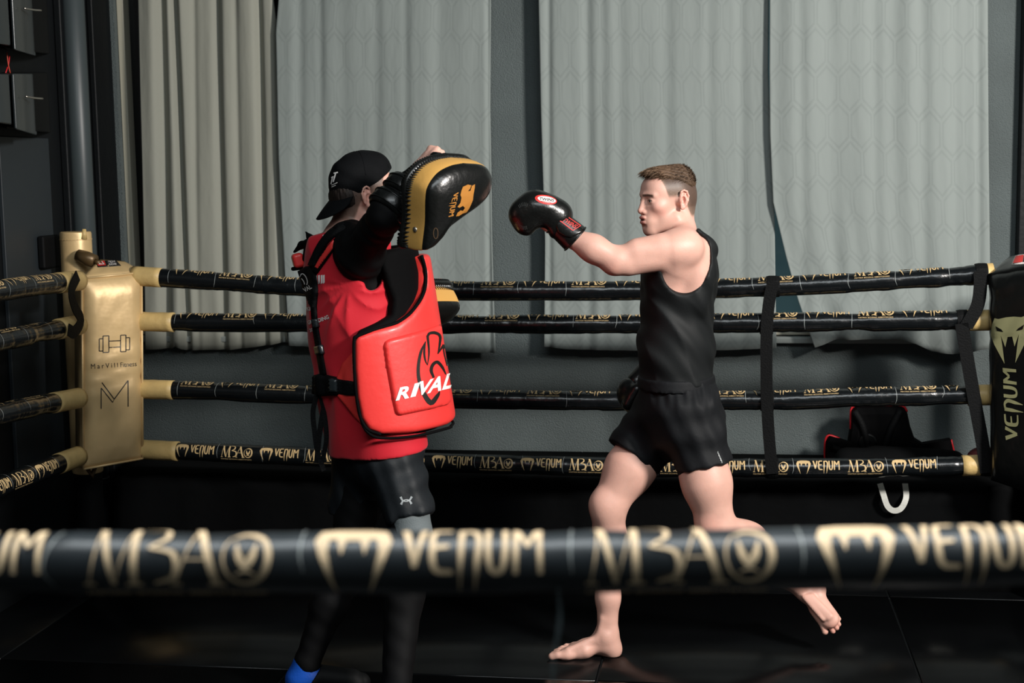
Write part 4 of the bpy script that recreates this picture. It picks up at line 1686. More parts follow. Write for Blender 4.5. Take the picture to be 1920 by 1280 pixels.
def face_colour(V, A, c, base, k=1.0, stub=(.33, .22, .16), hairc=(.085, .060, .042), beard=0.0, fade_z=0.02, hair_on=True, brow=(.06, .035, .022)):
    """skin tints that stay put: lips, brows, short hair at the sides"""
    col = np.tile(np.array(base), (len(V), 1))
    q = (V - c) @ A.T / k
    x, y, z = q.T
    near = (np.abs(x) < .14) & (np.abs(y) < .12) & (z > -.14) & (z < .14)

    def mixc(wt, cc):
        wt = (wt * near)[:, None]
        return col * (1 - wt) + np.array(cc) * wt

    def blob(cx, cy, cz, rx, ry, rz, soft=.5):
        d = np.sqrt(((x - cx) / rx) ** 2 + ((np.abs(y) - cy) / ry) ** 2 + ((z - cz) / rz) ** 2)
        return 1 - sstep(1 - soft, 1 + soft, d)
    col = mixc(.30 * blob(.06, .045, -.03, .04, .03, .025), (.74, .33, .27))
    col = mixc(.35 * blob(.108, 0, -.034, .016, .018, .012), (.70, .30, .24))
    col = mixc(.40 * blob(-.017, .082, .0, .02, .012, .034), (.72, .28, .22))
    col = mixc(.85 * blob(.107, 0, -.0565, .014, .020, .0065, .3), (.50, .17, .15))
    col = mixc(.85 * blob(.105, 0, -.0720, .014, .018, .0075, .3), (.54, .20, .17))
    col = mixc(.95 * blob(.1, 0, -.0642, .02, .016, .0028, .4), (.10, .02, .02))
    # brows as short arcs
    by = np.abs(y)
    bz = .0195 + .05 * (by - .012) - 1.6 * np.clip(by - .030, 0, 1) ** 1.0 * .12
    wb = (1 - sstep(.0028, .0056, np.abs(z - bz))) * sstep(.008, .014, by) * (1 - sstep(.046, .053, by)) * (x > .05)
    col = mixc(.88 * wb, brow)
    # upper lid line
    wl = (1 - sstep(.0006, .0030, np.abs(z - .0042 + .6 * (by - .031) ** 2 * 30))) * (1 - sstep(.012, .016, np.abs(by - .031))) * (x > .05)
    col = mixc(.8 * wl, (.09, .045, .035))
    if beard:
        wbd = blob(.055, .03, -.088, .055, .05, .035, .5) * beard
        col = mixc(wbd, (.36, .23, .18))
    if hair_on:
        r_ = np.random.default_rng(3)
        nz = r_.uniform(.75, 1.15, len(V))
        hl = fade_z + .070 * sstep(.030, .062, x) - .070 * sstep(.018, .060, -x)
        wt = sstep(-.006, .012, z - hl) * (1 - sstep(.050, .062, x - .15 * (z - .05)))
        side = (np.abs(y) < .0745) | (z > .035)
        wt = wt * side
        tone = sstep(.0, .055, z - hl)[:, None]
        hc = (np.array(stub) * (1 - tone) + np.array(hairc) * tone) * nz[:, None]
        wt = (wt * near)[:, None] * .92
        col = col * (1 - wt) + hc * wt
    return col


def eyes(parent, A, c, k=1.0, look=(1, 0, 0), iris=(.10, .12, .10)):
    for s in (-1, 1):
        V, F = [], []
        n, m = 18, 12
        cc = c + (A[0] * .0797 + A[1] * s * .0315 + A[2] * .0005) * k
        r = .0122 * k
        lk = nrm(A[0] * look[0] + A[1] * look[1] + A[2] * look[2])
        for j in range(m + 1):
            t = math.pi * j / m
            for i in range(n):
                a = 2 * math.pi * i / n
                V.append(cc + r * (lk * math.cos(t) + nrm(np.cross(lk, A[2])) * math.sin(t) * math.cos(a) + A[2] * math.sin(t) * math.sin(a)))
        for j in range(m):
            for i in range(n):
                F.append((j * n + i, j * n + (i + 1) % n, (j + 1) * n + (i + 1) % n, (j + 1) * n + i))
        V = np.array(V)
        o = obj('eye', V, np.array(F), 'eye', parent)
        d = ((V - cc) / r) @ lk
        cl = np.where((d > .95)[:, None], np.array([.01, .01, .01]), np.where((d > .82)[:, None], np.array(iris), np.array([.55, .50, .46])))
        set_col(o, cl)


def toes(prims, base_pts, tip_pts, rs, k=.006):
    for a, b, r in zip(base_pts, tip_pts, rs):
        a, b = np.array(a), np.array(b)
        m = a * .45 + b * .55 + np.array([0, 0, .003])
        prims += [cone(a, m, r, r * .88, k), cone(m, b, r * .88, r * .9, .004)]


SKIN = (.67, .385, .305)

# ================================================================== THE BOXER
Y0 = 4.95
FS = 1 / (FPX / Y0)


def F3(x, y, dy=0.0):
    return P(x, y, Y0 + dy)


fig = empty('person', F3(1245, 1238, 0.05) * np.array([1, 1, 0]))
tag(fig, 'barefoot person in black tank top and shorts, punching with a black boxing glove', 'person')
aT = rad(14)
tf = np.array([-math.cos(aT), math.sin(aT), 0])
tl = np.array([-math.sin(aT), -math.cos(aT), 0])
TAX = np.array([tf, tl, Z3])
HA, HC = head_frame(F3(1254, 374, -.02), (-math.cos(rad(21)), -math.sin(rad(21))), rad(-2), rad(0))
hp_, hg = head_prims(HA, HC)
torso = [ell(F3(1270, 545, 0), (.112, .150, .17), TAX, .03), ell(F3(1273, 490, 0), (.100, .150, .085), TAX, .05),
         ell(F3(1268, 640, 0), (.098, .138, .16), TAX, .05), ell(F3(1270, 755, 0), (.112, .160, .12), TAX, .05)]
neck = [cone(hg(-.030, 0, -.055), F3(1276, 455, .0), .052, .060, .03), cone(hg(-.01, -.03, -.075), F3(1255, 470, .03), .03, .028, .03)]
SHL = F3(1279, 470, -.175)
ELB = F3(1152, 489, -.185)
WRI = F3(1066, 443, -.165)
armL = [cone(F3(1280, 432, -.05), F3(1285, 462, -.15), .042, .050, .04), ell(F3(1272, 468, -.160), (.072, .052, .060), TAX, .06),
        cone(F3(1258, 468, -.175), F3(1165, 486, -.183), .055, .044, .035), cone(F3(1235, 465, -.18), F3(1195, 470, -.185), .045, .042, .02),
        cone(F3(1235, 485, -.175), F3(1180, 497, -.185), .040, .036, .02),
        ell(F3(1150, 497, -.185), (.027, .032, .027), k=.015), ell(F3(1196, 468, -.195), (.062, .030, .026), np.array([nrm([-.97, 0, -.22]), [0, 1, 0], nrm([-.22, 0, .97])]), .012), ell(F3(1212, 490, -.190), (.070, .034, .026), np.array([nrm([-.98, 0, -.15]), [0, 1, 0], nrm([-.15, 0, .98])]), .012),
        ell(F3(1122, 467, -.195), (.060, .026, .026), np.array([nrm([-.90, 0, .42]), [0, 1, 0], nrm([.42, 0, .90])]), .012),
        cone(ELB, F3(1112, 466, -.178), .0445, .043, .03), cone(F3(1112, 466, -.178), WRI, .043, .031, .03), cone(WRI, F3(1020, 412, -.155), .031, .03, .02)]
lat = [ell(F3(1306, 525, -.115), (.050, .050, .10), TAX, .04), cone(F3(1318, 470, -.09), F3(1306, 510, -.11), .042, .042, .04),
       cone(F3(1262, 505, -.150), F3(1240, 530, -.11), .035, .05, .04)]
armR = [ell(F3(1275, 478, .175), (.06, .06, .06), k=.04), cone(F3(1277, 480, .19), F3(1282, 610, .25), .05, .042, .03),
        cone(F3(1282, 610, .25), F3(1212, 712, .22), .042, .032, .03), cone(F3(1212, 712, .22), F3(1190, 735, .21), .03, .034, .02)]
# near (left) leg, lifted behind
KN = F3(1343, 985, -.13)
legL = [cone(F3(1290, 775, -.085), F3(1325, 905, -.125), .100, .081, .05), cone(F3(1325, 905, -.125), KN, .080, .064, .04), ell(F3(1330, 985, -.14), (.045, .05, .05), k=.03),
        cone(F3(1347, 992, -.13), F3(1405, 1020, -.09), .060, .061, .03), ell(F3(1392, 1006, -.085), (.075, .055, .055), k=.04),
        cone(F3(1405, 1020, -.09), F3(1475, 1080, -.01), .058, .038, .03), cone(F3(1475, 1080, -.01), F3(1512, 1112, .03), .036, .032, .03),
        ell(F3(1530, 1104, .035), (.036, .036, .034), k=.02), ell(F3(1507, 1115, .01), (.020, .02, .02), k=.015),
        cone(F3(1524, 1112, .02), F3(1546, 1152, -.03), .036, .034, .025, flat=(nrm([-.55, -.55, .45]), .72)),
        cone(F3(1535, 1138, -.01), F3(1556, 1160, -.05), .033, .034, .02, flat=(nrm([-.55, -.55, .45]), .62))]
toes(legL, [F3(1541, 1168, -.04), F3(1551, 1166, -.046), F3(1557, 1162, -.05), F3(1561, 1157, -.05), F3(1563, 1150, -.045)],
     [F3(1547, 1184, -.05), F3(1562, 1183, -.056), F3(1569, 1177, -.06), F3(1573, 1170, -.058), F3(1573, 1160, -.05)], [.0125, .0100, .0096, .0092, .0088], .004)
for (a, b) in (((1508, 1120, -.02), (1543, 1160, -.066)), ((1515, 1118, -.02), (1553, 1158, -.07)), ((1522, 1116, -.02), (1558, 1154, -.07))):
    legL.append(cone(F3(*a), F3(*b), .008, .008, .012))
_F3 = F3
F3 = lambda x, y, dy=0.0: _F3(x, y, dy + (-.092 if y > 1100 else -.055 if y > 900 else -.042 if y > 860 else 0))
# far (right) leg, planted
KR = F3(1141, 948, .05)
ANK = F3(1139, 1186, .07)
legR = [cone(F3(1250, 785, .085), F3(1180, 880, .07), .100, .084, .05), cone(F3(1180, 880, .07), KR, .082, .062, .04), ell(F3(1131, 945, .04), (.042, .045, .05), k=.03), ell(F3(1133, 962, .03), (.032, .03, .03), k=.02),
        cone(KR, F3(1142, 1020, .065), .058, .060, .03), ell(F3(1152, 1030, .08), (.048, .052, .085), k=.04), cone(F3(1142, 1020, .065), F3(1140, 1120, .07), .056, .040, .03), cone(F3(1140, 1120, .07), ANK, .040, .036, .03),
        cone(ANK, F3(1140, 1205, .07), .036, .036, .02), ell(F3(1149, 1217, .07), (.034, .033, .036), k=.025), ell(F3(1134, 1194, .038), (.018, .014, .020), k=.015),
        cone(F3(1136, 1198, .07), F3(1088, 1220, .06), .036, .026, .03), cone(F3(1095, 1216, .06), F3(1058, 1226, .06), .030, .019, .025, flat=(nrm([0, 1, .0]), 1.5)),
        ell(F3(1063, 1226, .035), (.026, .024, .020), k=.015), cone(F3(1140, 1220, .085), F3(1076, 1212, .100), .020, .016, .02)]
toes(legR, [F3(1055, 1228, .030), F3(1056, 1223, .052), F3(1058, 1219, .072), F3(1061, 1215, .090), F3(1067, 1211, .104)],
     [F3(1035, 1230, .030), F3(1037, 1226, .054), F3(1042, 1221, .074), F3(1049, 1217, .092), F3(1058, 1213, .106)], [.0150, .0115, .0108, .0102, .0098], .005)
for (a, b) in (((1118, 1196, .045), (1066, 1218, .03)), ((1122, 1198, .05), (1068, 1217, .055)), ((1130, 1160, .045), (1120, 1200, .045))):
    legR.append(cone(F3(*a), F3(*b), .010, .009, .014))
F3 = _F3
body = torso + neck + armL + lat + armR + legL + legR
allp = body + hp_
hx, hy, hz = HC
t0, t1 = F3(1020, 1230, .07), F3(1085, 1230, .07)
t2, t3 = F3(1535, 1150, -.04), F3(1580, 1192, -.05)
fine = ([(t0[0], t1[0], .003), (hx - .14, hx + .13, .0020), (t2[0], t3[0], .003)], (hy - .12, hy + .14, .0022), [(-.01, .055, .003), (t3[2], t2[2], .003), (hz - .14, hz + .13, .0020)])
fb = grid_for(allp, .0058, .02, fine)
fb.put(body)
fh = Field(fb.x, fb.y, fb.z)
fb.put([dict(p, k=max(p['k'], .0)) for p in hp_[:1]])
fb.put(hp_[1:])
fb.plane((0, 0, .001), (0, 0, -1))
Vb, Fb = fb.mesh()
Vb = smooth_mesh(Vb, Fb, 1, .4)
del fb, fh
bo = obj('body', Vb, Fb, 'skin', fig)
colb = face_colour(Vb, HA, HC, SKIN, beard=.28, fade_z=.008, stub=(.17, .12, .085), hairc=(.045, .032, .022))
# reddish elbows, knees, toes
for cpt, rr_, amt in ((F3(1148, 502, -.2), .05, .45), (F3(1131, 950, .0), .06, .3), (F3(1038, 1230, .05), .05, .45), (F3(1150, 1228, .06), .04, .4), (F3(1562, 1176, -.06), .045, .5), (F3(1330, 985, -.18), .07, .25)):
    d = np.linalg.norm(Vb - cpt, axis=1)
    wt = ((1 - sstep(.2 * rr_, rr_, d)) * amt)[:, None]
    colb = colb * (1 - wt) + np.array((.66, .26, .20)) * wt
set_col(bo, colb)
bvb = bvh_of(Vb, Fb)
eyes(fig, HA, HC, look=(1, -.05, -.06))

# hair: short top swept forward
def in_head(V):
    return (V - HC) @ HA.T


hair_p = [ell(hg(.000, 0, .050), (.082, .066, .068), HA, .0), ell(hg(.052, 0, .082), (.042, .050, .024), HA, .03), ell(hg(-.045, 0, .055), (.048, .060, .058), HA, .03)]
n0 = HA[2] * .92 + HA[0] * -.35


def hpost(f):
    f.plane(hg(.0, 0, .062), -nrm(HA[2] * .93 - HA[0] * .36), .01)
    f.disp(lambda x, y, z: .0010 * np.sin(210 * (x * HA[1][0] + y * HA[1][1] + z * HA[1][2]) + 60 * z) + .0016 * np.sin(420 * y + 300 * z))


ho, Vh, Fh = solid('hair', hair_p, .0026, 'hair', fig, it=0, post=hpost)
qh = in_head(Vh)
colh = np.tile(np.array([.085, .052, .032]), (len(Vh), 1)) * (1 + .9 * sstep(-.01, .08, qh[:, 0]))[:, None] * rng.uniform(.8, 1.2, len(Vh))[:, None]
set_col(ho, colh)
# single strands, combed forward
top = np.nonzero((qh[:, 2] > .058))[0]
pick = rng.choice(top, 5200)
V, F, CC = [], [], []
for i in pick:
    p = Vh[i]
    qx, qy, qz = qh[i]
    d = nrm(HA[0] * (1 if qx > -.05 else .25) + HA[1] * rng.normal(0, .28) + HA[2] * (.28 + rng.normal(0, .12)) - HA[0] * (0.25 if qx < -.05 else 0))
    ln = rng.uniform(.012, .026) * (1.25 if qx > .03 else .8)
    sd = nrm(np.cross(d, HA[2] + rng.normal(0, .5, 3)))
    b = len(V)
    cl = np.array([.125, .078, .048]) * rng.uniform(.45, 1.5) * (1.25 if qx > .0 else .6)
    for t, w_ in ((0, 1), (.55, .8), (1, .08)):
        m_ = p - HA[2] * .002 + d * ln * t - HA[2] * .010 * t * t * (ln / .02)
        V += [m_ + sd * .0010 * w_, m_ - sd * .0010 * w_]
        CC += [cl, cl]
    F += [(b, b + 1, b + 3, b + 2), (b + 2, b + 3, b + 5, b + 4)]
so = obj('hair_strands', V, np.array(F), 'hair', fig)
tag(so, kind='stuff')
set_col(so, np.array(CC))

# tank top
tk_n = (tf, .775)
tank = [cone(F3(1271, 520, 0), F3(1267, 650, 0), .162, .160, .0, flat=tk_n), ell(F3(1283, 470, .0), (.085, .140, .075), TAX, .05),
        cone(F3(1267, 650, 0), F3(1268, 705, 0), .160, .163, .03, flat=(tf, .80)), ell(F3(1300, 520, .02), (.075, .13, .12), TAX, .05)] + infl(torso, .007) + infl(armL[:2] + [cone(F3(1258, 468, -.175), F3(1232, 472, -.178), .055, .05, .035)] + lat, .007)


def tank_post(f):
    ft = lambda x, y, z: (
        .0055 * np.sin(46 * (z - 1.05) + 30 * (x - .6) * 1.0) * sstep(.78, 1.0, 1.25 - np.abs(z - 1.05)) * .6
        + .0065 * (np.abs(np.sin(31 * (x * .80 + z * .60) + 1.3 * np.sin(9 * z))) ** .7 - .6) * sstep(1.36, 1.22, z) + .002 * np.sin(130 * (x * .6 + z * .5) + 40 * y))
    f.disp(ft)
    f.put([sub(ell(F3(1287, 486, -.20), (.083, .15, .124), np.array([nrm(tf + Z3 * .18), tl, nrm(Z3 - tf * .18)])), .006)])
    f.put([sub(cone(F3(1268, 436, -.08), F3(1205, 450, -.22), .062, .07), .006), sub(cone(F3(1240, 470, -.22), F3(1180, 484, -.20), .062, .07), .006)])
    f.put([sub(ell(F3(1284, 480, .19), (.083, .12, .115), TAX), .006)])
    f.put([sub(ell(F3(1262, 415, .0), (.085, .085, .085), TAX), .006)])
    f.put([sub(ell(F3(1277, 421, -.05), (.060, .11, .046)), .004)])
    f.plane(F3(1265, 716, 0), (0, 0, -1), .004)


to, Vt, Ft = solid('tank_top', tank, .0050, 'tank', fig, it=2, post=tank_post)

# shorts with a tighter layer underneath
hemL = (F3(1323, 872, -.12), nrm(F3(1323, 905, -.12) - F3(1300, 800, -.09)))
hemR = (F3(1172, 848, .04), nrm(F3(1150, 905, .01) - F3(1235, 800, .075)))
sh = [cone(F3(1268, 712, 0), F3(1268, 765, 0), .158, .168, .0, flat=(tf, .80)), ell(F3(1285, 775, -.02), (.125, .165, .09), TAX, .05),
      cone(F3(1292, 775, -.085), F3(1326, 890, -.125), .112, .092, .05, cut=[hemL]),
      cone(F3(1247, 780, .085), F3(1165, 880, .03), .114, .098, .05, cut=[hemR])]


def sh_post(f):
    f.disp(lambda x, y, z: .0045 * np.sin(58 * (x * .5 - z * .8) + 2.2 * np.sin(14 * x + 8 * z) + 9 * y) + .0025 * np.sin(120 * (x * .8 + z * .35) + 25 * y) + .003 * np.sin(210 * x) * sstep(.90, .97, z) )
    f.plane(F3(1268, 704, 0), (0, 0, 1), .004)


_, Vsh, Fsh = solid('shorts', sh, .0056, 'shorts', fig, it=2, post=sh_post)
wb = [cone(F3(1268, 706, 0), F3(1268, 716, 0), .167, .167, .0, flat=(tf, .80))] + infl(torso[2:], .011)
solid('waistband', wb, .006, 'shorts', fig, it=1, post=lambda f: (f.plane(F3(1268, 702, 0), (0, 0, 1)), f.plane(F3(1268, 724, 0), (0, 0, -1))))
hemL2 = (F3(1328, 897, -.12), hemL[1])
hemR2 = (F3(1176, 872, .03), hemR[1])
solid('under_shorts', [cone(F3(1290, 775, -.085), F3(1327, 915, -.125), .097, .0845, .0, cut=[hemL2])], .006, 'under', fig, it=1)
solid('under_shorts', [cone(F3(1250, 785, .085), F3(1172, 892, .022), .100, .0875, .0, cut=[hemR2])], .006, 'under', fig, it=1)

# gloves
gl = empty('boxing_glove', F3(1000, 400, -.15))
gl.parent = fig
gl.matrix_parent_inverse = Matrix.Translation(fig.location).inverted()
GY = -.155
mitt = [cone(F3(1046, 402, GY), F3(1004, 392, GY), .050, .058, .0), ell(F3(1018, 388, GY), (.058, .062, .040), k=.03), cone(F3(1000, 390, GY), F3(983, 402, GY), .052, .048, .03),
        cone(F3(983, 402, GY), F3(988, 417, GY), .046, .040, .03), cone(F3(988, 417, GY), F3(1000, 417, GY - .005), .038, .032, .02),
        cone(F3(1040, 415, GY), F3(1044, 424, GY), .045, .043, .03), cone(F3(1030, 408, GY + .05), F3(998, 412, GY + .062), .030, .026, .02)]


def mitt_post(f):
    f.put([sub(cone(F3(1014, 441, GY - .09), F3(1014, 441, GY + .09), .022, .022), .02)])
    f.put([sub(cone(F3(997, 409, GY - .075), F3(1010, 413, GY - .066), .006, .006), .012)])


mo, Vm, Fm = solid('mitt', mitt, .0036, 'black_leather', gl, it=1, post=mitt_post)
bvm = bvh_of(Vm, Fm)
cdir = nrm(F3(1079, 450, GY) - F3(1042, 416, GY))
cuf = [cone(F3(1040, 413, GY), F3(1079, 448, GY), .0455, .0515, .0, cut=[(F3(1080, 449, GY), cdir), (F3(1036, 410, GY), -cdir)])]
co_, Vc, Fc = solid('cuff', cuf, .0036, 'black_leather', gl, it=1)
bvc = bvh_of(Vc, Fc)
for (a, b, c_) in ((1078.5, 447.5, .0515), (1043, 416, .047)):
    V = []
    pc_ = F3(a, b, GY)
    s1 = nrm(np.cross(cdir, Z3))
    s2 = np.cross(s1, cdir)
    ring = [pc_ + c_ * (s1 * math.cos(t) + s2 * math.sin(t)) for t in np.linspace(0, 2 * math.pi, 29)]
    MB().tube(ring, .0032, 6, cap=False).build('cuff_binding', 'black_leather', gl, smooth=True)
patch('cuff_strap', [(1041, 422), (1047, 411), (1062, 405), (1093, 428), (1092, 436), (1070, 446), (1060, 444), (1047, 436)], .005, bvc, 'black_leather', gl, L=4, round_=4)
LN = [stroke([(1048, 413), (1061, 407)], 1.3, 6), stroke([(1061, 407), (1087, 425)], 1.3, 8), stroke([(1087, 425), (1073.5, 432.5)], 1.3, 6), stroke([(1073.5, 432.5), (1048, 413)], 1.6, 8)]
decal('strap_border', join2(LN), bvc, 'label_red', gl, L=3, off=.0065)
V, F, tw = text2('TWINS', .01)
tx = np.stack([1052 + V[:, 0] / tw * 24 + V[:, 1] * 7.0, 414.5 + V[:, 0] / tw * 14.5 - V[:, 1] * 4.2], 1)
decal('strap_lettering', (tx, F), bvc, 'label_red', gl, L=3, off=.0068)
# oval maker label across the back of the hand
ov = [(1022 + 17 * math.cos(t) + 3, 374.5 + 5.6 * math.sin(t) + 17 * math.cos(t) * .16) for t in np.linspace(0, 2 * math.pi, 28)[:-1]]
ov2 = [(1022 + 20.5 * math.cos(t) + 1.5, 374.5 + 8.6 * math.sin(t) + 20 * math.cos(t) * .16) for t in np.linspace(0, 2 * math.pi, 28)[:-1]]
decal('label_border', poly_px(ov2), bvm, 'label_red', gl, L=3, off=.0008)
decal('label_oval', poly_px(ov), bvm, 'print_white', gl, L=3, off=.0016)
decal('label_lettering', text_px('TWINS', 1011, 375.0, 1038, 378.5, 4.6, bold=.012), bvm, 'print_black', gl, L=3, off=.0024)
decal('label_lettering', text_px('SPECIAL', 1015, 379, 1034, 381, 2.4), bvm, 'label_red', gl, L=3, off=.0024)
ST = [stroke([(983 + 22 * math.cos(t) * .62, 405 + 22 * math.sin(t) * .85), (983 + 30 * math.cos(t) * .62, 405 + 30 * math.sin(t) * .85)], .7, 3) for t in np.concatenate([np.linspace(-2.2, -1.2, 7), np.linspace(1.3, 2.6, 9)])]
tag(decal('palm_stitching', join2(ST), bvm, mat('stitch_grey', (70, 72, 70), .6), gl, L=3, off=.0012), kind='stuff')

g2 = empty('boxing_glove', F3(1185, 735, .2))
g2.parent = fig
g2.matrix_parent_inverse = Matrix.Translation(fig.location).inverted()
solid('mitt', [ell(F3(1186, 742, .2), (.056, .055, .070), np.array([nrm([.9, 0, .4]), [0, 1, 0], nrm([-.4, 0, .9])]), .02), cone(F3(1195, 730, .15), F3(1178, 758, .15), .024, .022, .02)], .005, 'black_leather', g2)
solid('cuff', [cone(F3(1196, 716, .21), F3(1222, 690, .225), .042, .046, .0)], .005, 'black_leather', g2)

# reflective dashes on the shorts hem
bvs = bvh_of(Vsh, Fsh)
decal('hem_dashes', join2([stroke([(1345.5 + 1.8 * q, 846 + 4.2 * q), (1346.2 + 1.8 * q, 851 + 4.2 * q)], 1.1, 3) for q in range(5)]), bvs, M['seam_clear'], fig, L=3, off=.0014)
# ================================================================== THE PAD HOLDER
YT = 4.65


def T3(x, y, dy=0.0):
    return P(x, y, YT + dy)


tr = empty('person', PZ(650, 1310))
tag(tr, 'person in black backwards cap and red body shield, holding up a gold edged pad', 'person')
aV = rad(35)
upv = nrm(T3(655, 470) - T3(703, 830))
fv = np.array([math.cos(aV), math.sin(aV), 0])
fv = nrm(fv - (fv @ upv) * upv)
rv = np.cross(fv, upv)
VAX = np.array([fv, rv, upv])
TA, TC = head_frame(T3(680, 368, 0), (math.cos(rad(26)), math.sin(rad(26))), rad(4))
tk = 1.05
th_, tg = head_prims(TA, TC, tk)

t_torso = [ell(T3(655, 525), (.112, .162, .17), VAX, .03), ell(T3(652, 467), (.085, .150, .060), VAX, .05), ell(T3(674, 650), (.102, .148, .16), VAX, .05), ell(T3(700, 800), (.112, .160, .12), VAX, .05)]
t_neck = [cone(tg(-.032, 0, -.05), T3(646, 440), .054, .062, .03)]
SR, ER, HR = T3(676, 474, -.15), T3(724, 402, -.35), T3(793, 318, -.28)
t_armR = [ell(SR, (.066, .066, .070), k=.04), cone(T3(655, 445, -.08), SR, .05, .06, .04), cone(SR, ER, .056, .045, .03), cone(ER, ER * .6 + HR * .4, .045, .044, .02), cone(ER * .6 + HR * .4, HR, .043, .031, .03)]
hdir = nrm(HR - ER)
hs = nrm(np.cross(hdir, np.array([.70, -.68, -.21])))
hn = np.array([.70, -.68, -.21])
FIS = T3(810, 305, -.27)
t_hand = [cone(HR, FIS, .030, .036, .02), ell(FIS + hdir * .010, (.036, .034, .034), k=.02)]
for q_ in range(4):
    o_ = hs * (-.030 + .020 * q_) + hdir * (.034 - .004 * abs(q_ - 1.2))
    ln = (.036, .040, .038, .031)[q_]
    k0 = FIS + o_ - hn * .012
    t_hand += [cone(FIS + o_ * .5 - hn * .012, k0, .0115, .0112, .006), cone(k0, k0 + hn * ln * .8 + hdir * .004, .0108, .0098, .005), cone(k0 + hn * ln * .8 + hdir * .004, k0 + hn * ln * .75 - hdir * .024, .0098, .009, .004)]
t_hand += [cone(FIS - hs * .03, FIS - hs * .036 + hn * .026 + hdir * .01, .0135, .0125, .008), cone(FIS - hs * .036 + hn * .026 + hdir * .01, FIS - hs * .020 + hn * .042 + hdir * .016, .012, .0105, .004)]
SLf, EL_, HLf = T3(618, 488, .16), T3(690, 600, .30), T3(790, 556, .30)
t_armL = [ell(SLf, (.062, .062, .066), k=.04), cone(SLf, EL_, .052, .043, .03), cone(EL_, HLf, .043, .031, .03), cone(HLf, HLf + nrm(HLf - EL_) * .07, .032, .036, .02)]
# legs
kR, aR_ = T3(772, 1005, -.17), T3(737, 1365, -.37)
kL, aL_ = T3(655, 1035, .01), T3(577, 1238, -.05)
t_legs = [cone(T3(728, 825, -.08), kR, .090, .060, .05), cone(kR, T3(757, 1115, -.21), .056, .060, .03), cone(T3(757, 1115, -.21), aR_, .058, .036, .03), cone(aR_, aR_ + np.array([0, 0, -.02]), .033, .030, .02),
          cone(T3(690, 830, .08), kL, .090, .060, .05), cone(kL, T3(618, 1130, -.02), .056, .060, .03), cone(T3(618, 1130, -.02), aL_, .056, .037, .03), cone(aL_, aL_ + np.array([.0, 0, -.03]), .036, .036, .02)]
fine = ((TC[0] - .14, TC[0] + .14, .0028), None, (TC[2] - .14, TC[2] + .10, .0028))
allp = t_torso + t_neck + t_armR + t_hand + t_armL + t_legs
fb = grid_for(allp + th_, .0066, .02, fine)
fb.put(t_torso + t_neck + t_armR + t_hand + t_armL + t_legs)
fb.put(th_)
fb.plane((0, 0, .02), (0, 0, -1))
V, F = fb.mesh()
V = smooth_mesh(V, F, 1, .4)
del fb
bo = obj('body', V, F, 'skin', tr)
cb = face_colour(V, TA, TC, SKIN, tk, fade_z=.0, stub=(.14, .085, .06), hairc=(.05, .032, .024))
set_col(bo, cb)
eyes(tr, TA, TC, tk)
# nape and temple hair below the cap
hn_p = [ell(tg(-.052, 0, .005), (.054 * tk, .067 * tk, .062 * tk), TA, .0)]
ho, Vh, Fh = solid('hair', hn_p, .003, 'hair', tr, it=0, post=lambda f: (
    f.plane(tg(-.030, 0, 0), nrm(TA[0] * .95 + TA[2] * .2)), f.plane(tg(-.07, 0, -.043), -TA[2]), f.disp(lambda x, y, z: .0016 * np.sin(520 * x + 90 * z) * np.sin(330 * y))))
set_col(ho, np.tile(np.array([.016, .011, .009]), (len(Vh), 1)) * rng.uniform(.7, 1.4, len(Vh))[:, None])

# cap, worn backwards
cp = empty('cap', TC)
cp.parent = tr
cp.matrix_parent_inverse = Matrix.Translation(tr.location).inverted()
ca = rad(27)
rimn = nrm(TA[2] * math.cos(ca) - TA[0] * math.sin(ca))
rimp = tg(.0, 0, .030)


def cap_post(f):
    f.plane(rimp, -rimn, .003)
    f.disp(lambda x, y, z: .0016 * np.sin(60 * x + 40 * y) * np.sin(50 * z) + .0008 * np.sin(140 * z + 60 * x))


capo, Vcp, Fcp = solid('crown', [ell(tg(-.002, 0, .048), (.107, .086, .094), TA, 0), ell(tg(.030, 0, .080), (.066, .066, .055), TA, .03)], .0036, 'cap', cp, it=2, post=cap_post)
bvcap = bvh_of(Vcp, Fcp)
MB().tube([tg(-.004, 0, .134), tg(-.004, 0, .1385), tg(-.004, 0, .140)], [.0075, .0065, .003], 12).build('button', 'cap', cp, smooth=True)
V, F = [], []
nu, nv = 22, 10
bd = nrm(-TA[0] * .62 - TA[2] * .78)
for j in range(nv + 1):
    t = j / nv
    for i in range(nu + 1):
        v = -1 + 2 * i / nu
        an = v * 1.02
        base = tg(-.002 - .103 * math.cos(an), .083 * math.sin(an), -.006 + .024 * (1 - math.cos(an)))
        ln = .082 * math.sqrt(max(0, 1 - (v * .985) ** 2)) ** .8
        V.append(base + bd * ln * t - TA[2] * (.016 * v * v * t) - TA[0] * 0 + TA[2] * .010 * math.sin(t * 1.5) )
n = nu + 1
F = [(j * n + i, j * n + i + 1, (j + 1) * n + i + 1, (j + 1) * n + i) for j in range(nv) for i in range(nu)]
bo_ = obj('bill', V, np.array(F), 'cap', cp)
s_ = bo_.modifiers.new('thick', 'SOLIDIFY')
s_.thickness = .004
s_.offset = 0
for sa in (-2.2, -1.1, .0, 1.1, 2.2):
    pts = []
    for t in np.linspace(.1, 1.35, 12):
        dr = nrm(TA[0] * math.cos(sa + .5) * math.sin(t) + TA[1] * math.sin(sa + .5) * math.sin(t) + TA[2] * math.cos(t))
        h = bvcap.ray_cast(Vector(tg(-.002, 0, .048) + dr * .3), Vector(-dr))
        if h[0] is not None and (np.array(h[0]) - rimp) @ rimn > .002:
            pts.append(np.array(h[0]))
    if len(pts) > 2:
        MB().tube(pts, .0013, 6).build('panel_seam', 'cap', cp, smooth=True)
